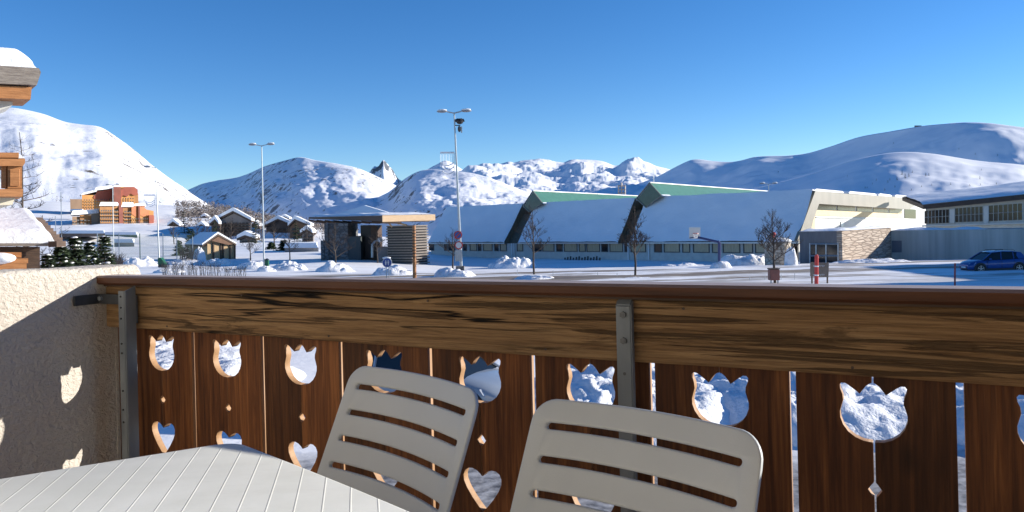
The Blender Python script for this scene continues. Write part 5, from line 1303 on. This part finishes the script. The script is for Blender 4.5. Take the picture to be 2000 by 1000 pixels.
# bracket from post to wall
br = MB().box(s_w + .004, s_w + .014, 1.515, 1.60, -.228, -.196)
br.box(s_w + .014, -2.262, 1.594, 1.600, -.228, -.196)
o = br.build('wall_bracket', simple('black_iron', (.025, .028, .03), (.05, .055, .06), 30, rough=.5), rail, local=True, bevel=.001)
MB().tube([(s_w + .03, 1.594, -.21), (s_w + .03, 1.586, -.21)], .008, 6).build('bolt', STEEL, o, local=True)
# floor, facade behind the camera
fl = thing('balcony_floor', 'tiled concrete balcony floor', 'floor', (0, 0, 0), THR); fl['kind'] = 'structure'
MB().box(-2.7, 4.6, -.72, 1.78, -1.34, -1.15).build('slab', CONC, fl, local=True)
MB().box(-2.4, 4.6, -.71, 1.765, -1.149, -1.14).build('tiles', TILE, fl, local=True)
fb = thing('apartment_facade', 'apartment house wall behind the balcony, split into pale plaster and dark timber to steer bounce light', 'building', (0, 0, 0), THR)
BOUNCE_PLASTER = simple('bounce_plaster', (.68, .6, .48), (.78, .7, .58), 3, (1, 1, 1), .9, 0, .004)  # pale unseen wall part, added to bounce sun onto the left railing
MB().box(-7, .0, -5, -.73, -4.2, 4.5).build('bounce_wall', BOUNCE_PLASTER, fb, local=True)
MB().box(.0, 6.5, -5, -.73, -4.2, -1.14).build('wall', FACADE, fb, local=True)
MB().box(.0, 6.5, -5, -.73, 1.1, 4.5).build('wall', FACADE, fb, local=True)
MB().box(.0, 1.35, -5, -.73, -1.14, 1.1).build('wall', FACADE, fb, local=True)
MB().box(2.75, 6.5, -5, -.73, -1.14, 1.1).build('wall', FACADE, fb, local=True)
DGL = simple('door_glass', (.02, .02, .02), None, rough=.03, spec=1.0)
for k_, (a, b_) in enumerate(((1.35, 2.05), (2.05, 2.75))):
    w_ = MB().box(a + .07, b_ - .07, -.80, -.79, -1.07, 1.03).build('glass_door', DGL, fb, local=True)
    fr = MB()
    for c, d_, e, h in ((a, a + .07, -1.14, 1.1), (b_ - .07, b_, -1.14, 1.1), (a + .07, b_ - .07, -1.14, -1.07), (a + .07, b_ - .07, 1.03, 1.1)): fr.box(c, d_, -.82, -.76, e, h)
    fr.build('frame', WOOD_OR, w_, local=True)
MB().box(1.35, 2.75, -1.2, -.9, -1.14, 1.1).build('curtain', WHITEP, fb, local=True)

MB().box(-2.7, 4.6, -.72, 1.1, 1.40, 1.58).build('skylight_blocker', WOOD_DK, fb, local=True)  # unseen slab overhead, added to block skylight over the balcony
# ============================================================ TABLE AND CHAIRS
def table():
    ZT = -.41
    P = lambda u, v: atz(u, v, ZT)
    A, K, B_ = P(0, 935), P(462, 860), P(800, 1000)
    e1 = (A - K).normalized(); e2 = (B_ - K).normalized()
    t = thing('garden_table', 'white plastic garden table with fine moulded lines on its top', 'table', (K.x, K.y, -1.14))
    L1, L2 = 1.25, .86
    c = [K, K + e1 * L1, K + e1 * L1 + e2 * L2, K + e2 * L2]
    # rounded corners and slightly bowed sides
    out = []
    for i in range(4):
        p, a, b_ = c[i], c[i - 1], c[(i + 1) % 4]; r_ = .05
        pa, pb = p + (a - p).normalized() * r_, p + (b_ - p).normalized() * r_
        for k in range(7): s = k / 6; out.append((pa * (1 - s) ** 2 + p * 2 * s * (1 - s) + pb * s * s))
        qn = c[(i + 1) % 4] + (p - c[(i + 1) % 4]).normalized() * r_
        mid = (c[0] + c[2]) / 2
        for k in range(1, 10):
            s = k / 10; q = pb.lerp(qn, s); o_ = (q - mid); nn = Vector((-(qn - pb).y, (qn - pb).x, 0)).normalized(); nn = nn if nn.dot(o_) > 0 else -nn
            out.append(q + nn * .006 * math.sin(math.pi * s))
    pts = [(q.x, q.y) for q in out]
    area = sum(pts[i - 1][0] * pts[i][1] - pts[i][0] * pts[i - 1][1] for i in range(len(pts)))
    if area < 0: pts = pts[::-1]
    bm, me = curve_plate('table_top', pts, [], .026, .007, TABLE, t, None)
    off = t.location
    finish_plate(bm, me, 'table_top', TABLE, t, lambda a, b, c_: Vector((a - off.x, b - off.y, ZT - .013 + c_ - off.z)), smooth=True)
    cen = (c[0] + c[2]) / 2
    ap = MB()
    ins = [cen + (q - cen) * .93 for q in c]
    for i in range(4):
        p, q = ins[i], ins[(i + 1) % 4]; d = Vector((-(q - p).y, (q - p).x, 0)).normalized() * .01
        ap.hexa([zl(p, ZT - .08), zl(q, ZT - .08), zl(q + d, ZT - .08), zl(p + d, ZT - .08), zl(p, ZT - .0265), zl(q, ZT - .0265), zl(q + d, ZT - .0265), zl(p + d, ZT - .0265)])
    ap.build('apron', WHITEP, t)
    for q in c:
        l = cen + (q - cen) * .9; l2 = cen + (q - cen) * .97
        MB().tube([zl(l, ZT - .03), zl(l2, -1.139)], [.03, .022], 12).build('leg', WHITEP, t, smooth=True)
table()
def chair(label, cl, cr, ztop=-.312, rec=R(23.5)):
    PL, PR = atz(*cl, ztop), atz(*cr, ztop); O = (PL + PR) / 2; ex = (PR - PL).normalized(); W_ = (PR - PL).length / 2
    nh = Vector((-ex.y, ex.x, 0)); nh = nh if nh.y < 0 else -nh               # towards the table
    eL = nh * math.sin(rec) + Vector((0, 0, -math.cos(rec))); en = ex.cross(eL).normalized()
    if en.dot(nh) < 0: en = -en                                               # front of the backrest
    base = zl(O + nh * .38, -1.14)
    t = thing('garden_chair', label, 'chair', tuple(base), 0, 'grey slotted garden chairs at the table')
    Hh = .44; out = []
    bow = lambda a: .0125 * (1 - (a / W_) ** 2)
    r_ = .047; N = 22
    def side_w(b): return W_ * (1 + .02 * b)
    # outline, a across, b down
    for k in range(N + 1):
        a = -W_ + r_ + (2 * W_ - 2 * r_) * k / N; out.append((a, -bow(a)))
    for k in range(1, 8): th = math.pi / 2 * k / 8; out.append((W_ - r_ + r_ * math.sin(th), -bow(W_ - r_) + r_ - r_ * math.cos(th)))
    out += [(W_, r_ + .0), (side_w(Hh), Hh), (-side_w(Hh), Hh), (-W_, r_)]
    for k in range(1, 8): th = math.pi / 2 * k / 8; out.append((-W_ + r_ - r_ * math.cos(th), -bow(W_ - r_) + r_ - r_ * math.sin(th)))
    holes = []
    for i in range(6):
        b0 = .043 + .0575 * i; hw = W_ - .037 + .001 * i; hh = .0058; lp = []
        for k in range(17): a = -hw + 2 * hw * k / 16; lp.append((a, b0 - bow(a) * .95 + hh + .004))
        for k in range(1, 6): th = math.pi * k / 6; lp.append((hw + hh * math.sin(th), b0 - bow(hw) * .95 + .004 + hh * math.cos(th)))
        for k in range(17): a = hw - 2 * hw * k / 16; lp.append((a, b0 - bow(a) * .95 - hh + .004))
        for k in range(1, 6): th = math.pi * k / 6; lp.append((-hw - hh * math.sin(th), b0 - bow(hw) * .95 + .004 - hh * math.cos(th)))
        holes.append(lp)
    flip = lambda L_: [(a, -b) for a, b in L_]
    bm, me = curve_plate('backrest', flip(out)[::-1], [flip(h) for h in holes], .011, .004, PLASTIC, t, None)
    def xf(a, b, c_):
        cv = -.022 * (1 - (a / W_) ** 2)                                      # curved round the sitter's back
        q = O + ex * a + eL * (-b) + en * (c_ + cv); return q - base
    finish_plate(bm, me, 'backrest', PLASTIC, t, xf, [(0, [-.16 + .02 * i for i in range(17)]), (1, [-.4 + .05 * i for i in range(8)])], True)
    sb = O + eL * (Hh - .02); sb.z = sb.z
    zs = -.70
    s0 = zl(O + eL * ((zs - O.z) / eL.z), zs)
    def seat(a, b):
        q = s0 + ex * ((a - .5) * 2 * (W_ + .01)) + nh * (b * .40 - .01); dz = -.012 * math.sin(math.pi * a) - .02 * (b > .9) * (b - .9) * 10; return Vector((q.x, q.y, zs + dz))
    so = MB().grid(seat, 14, 14); n_ = len(so.v)
    so.v += [q - Vector((0, 0, .022)) for q in so.v[:n_]]; nf = list(so.f); so.f += [tuple(i + n_ for i in reversed(q)) for q in nf]
    edge = [i for i in range(15)] + [15 * j + 14 for j in range(1, 15)] + [14 * 15 + i for i in range(13, -1, -1)] + [15 * j for j in range(13, 0, -1)]
    for i in range(len(edge)): a, b_ = edge[i], edge[(i + 1) % len(edge)]; so.f.append((a, b_, b_ + n_, a + n_))
    so.build('seat', PLASTIC, t, smooth=False)
    for sx in (-1, 1):
        for fr_, dz in ((0, -.1), (1, .04)):
            p = s0 + ex * sx * (W_ - .02) + nh * (.02 if not fr_ else .36); q = zl(p + nh * (-.09 if not fr_ else .03) + ex * sx * .02, -1.139)
            MB().tube([zl(p, zs - .02), q], [.019, .013], 10).build('leg', PLASTIC, t, smooth=True)
    return t
chair('light grey plastic chair with a slotted backrest, left one, nearer the table corner', (692, 713), (941, 766))
chair('darker-looking grey plastic chair with a slotted backrest, larger right one', (1050, 777), (1497, 851))
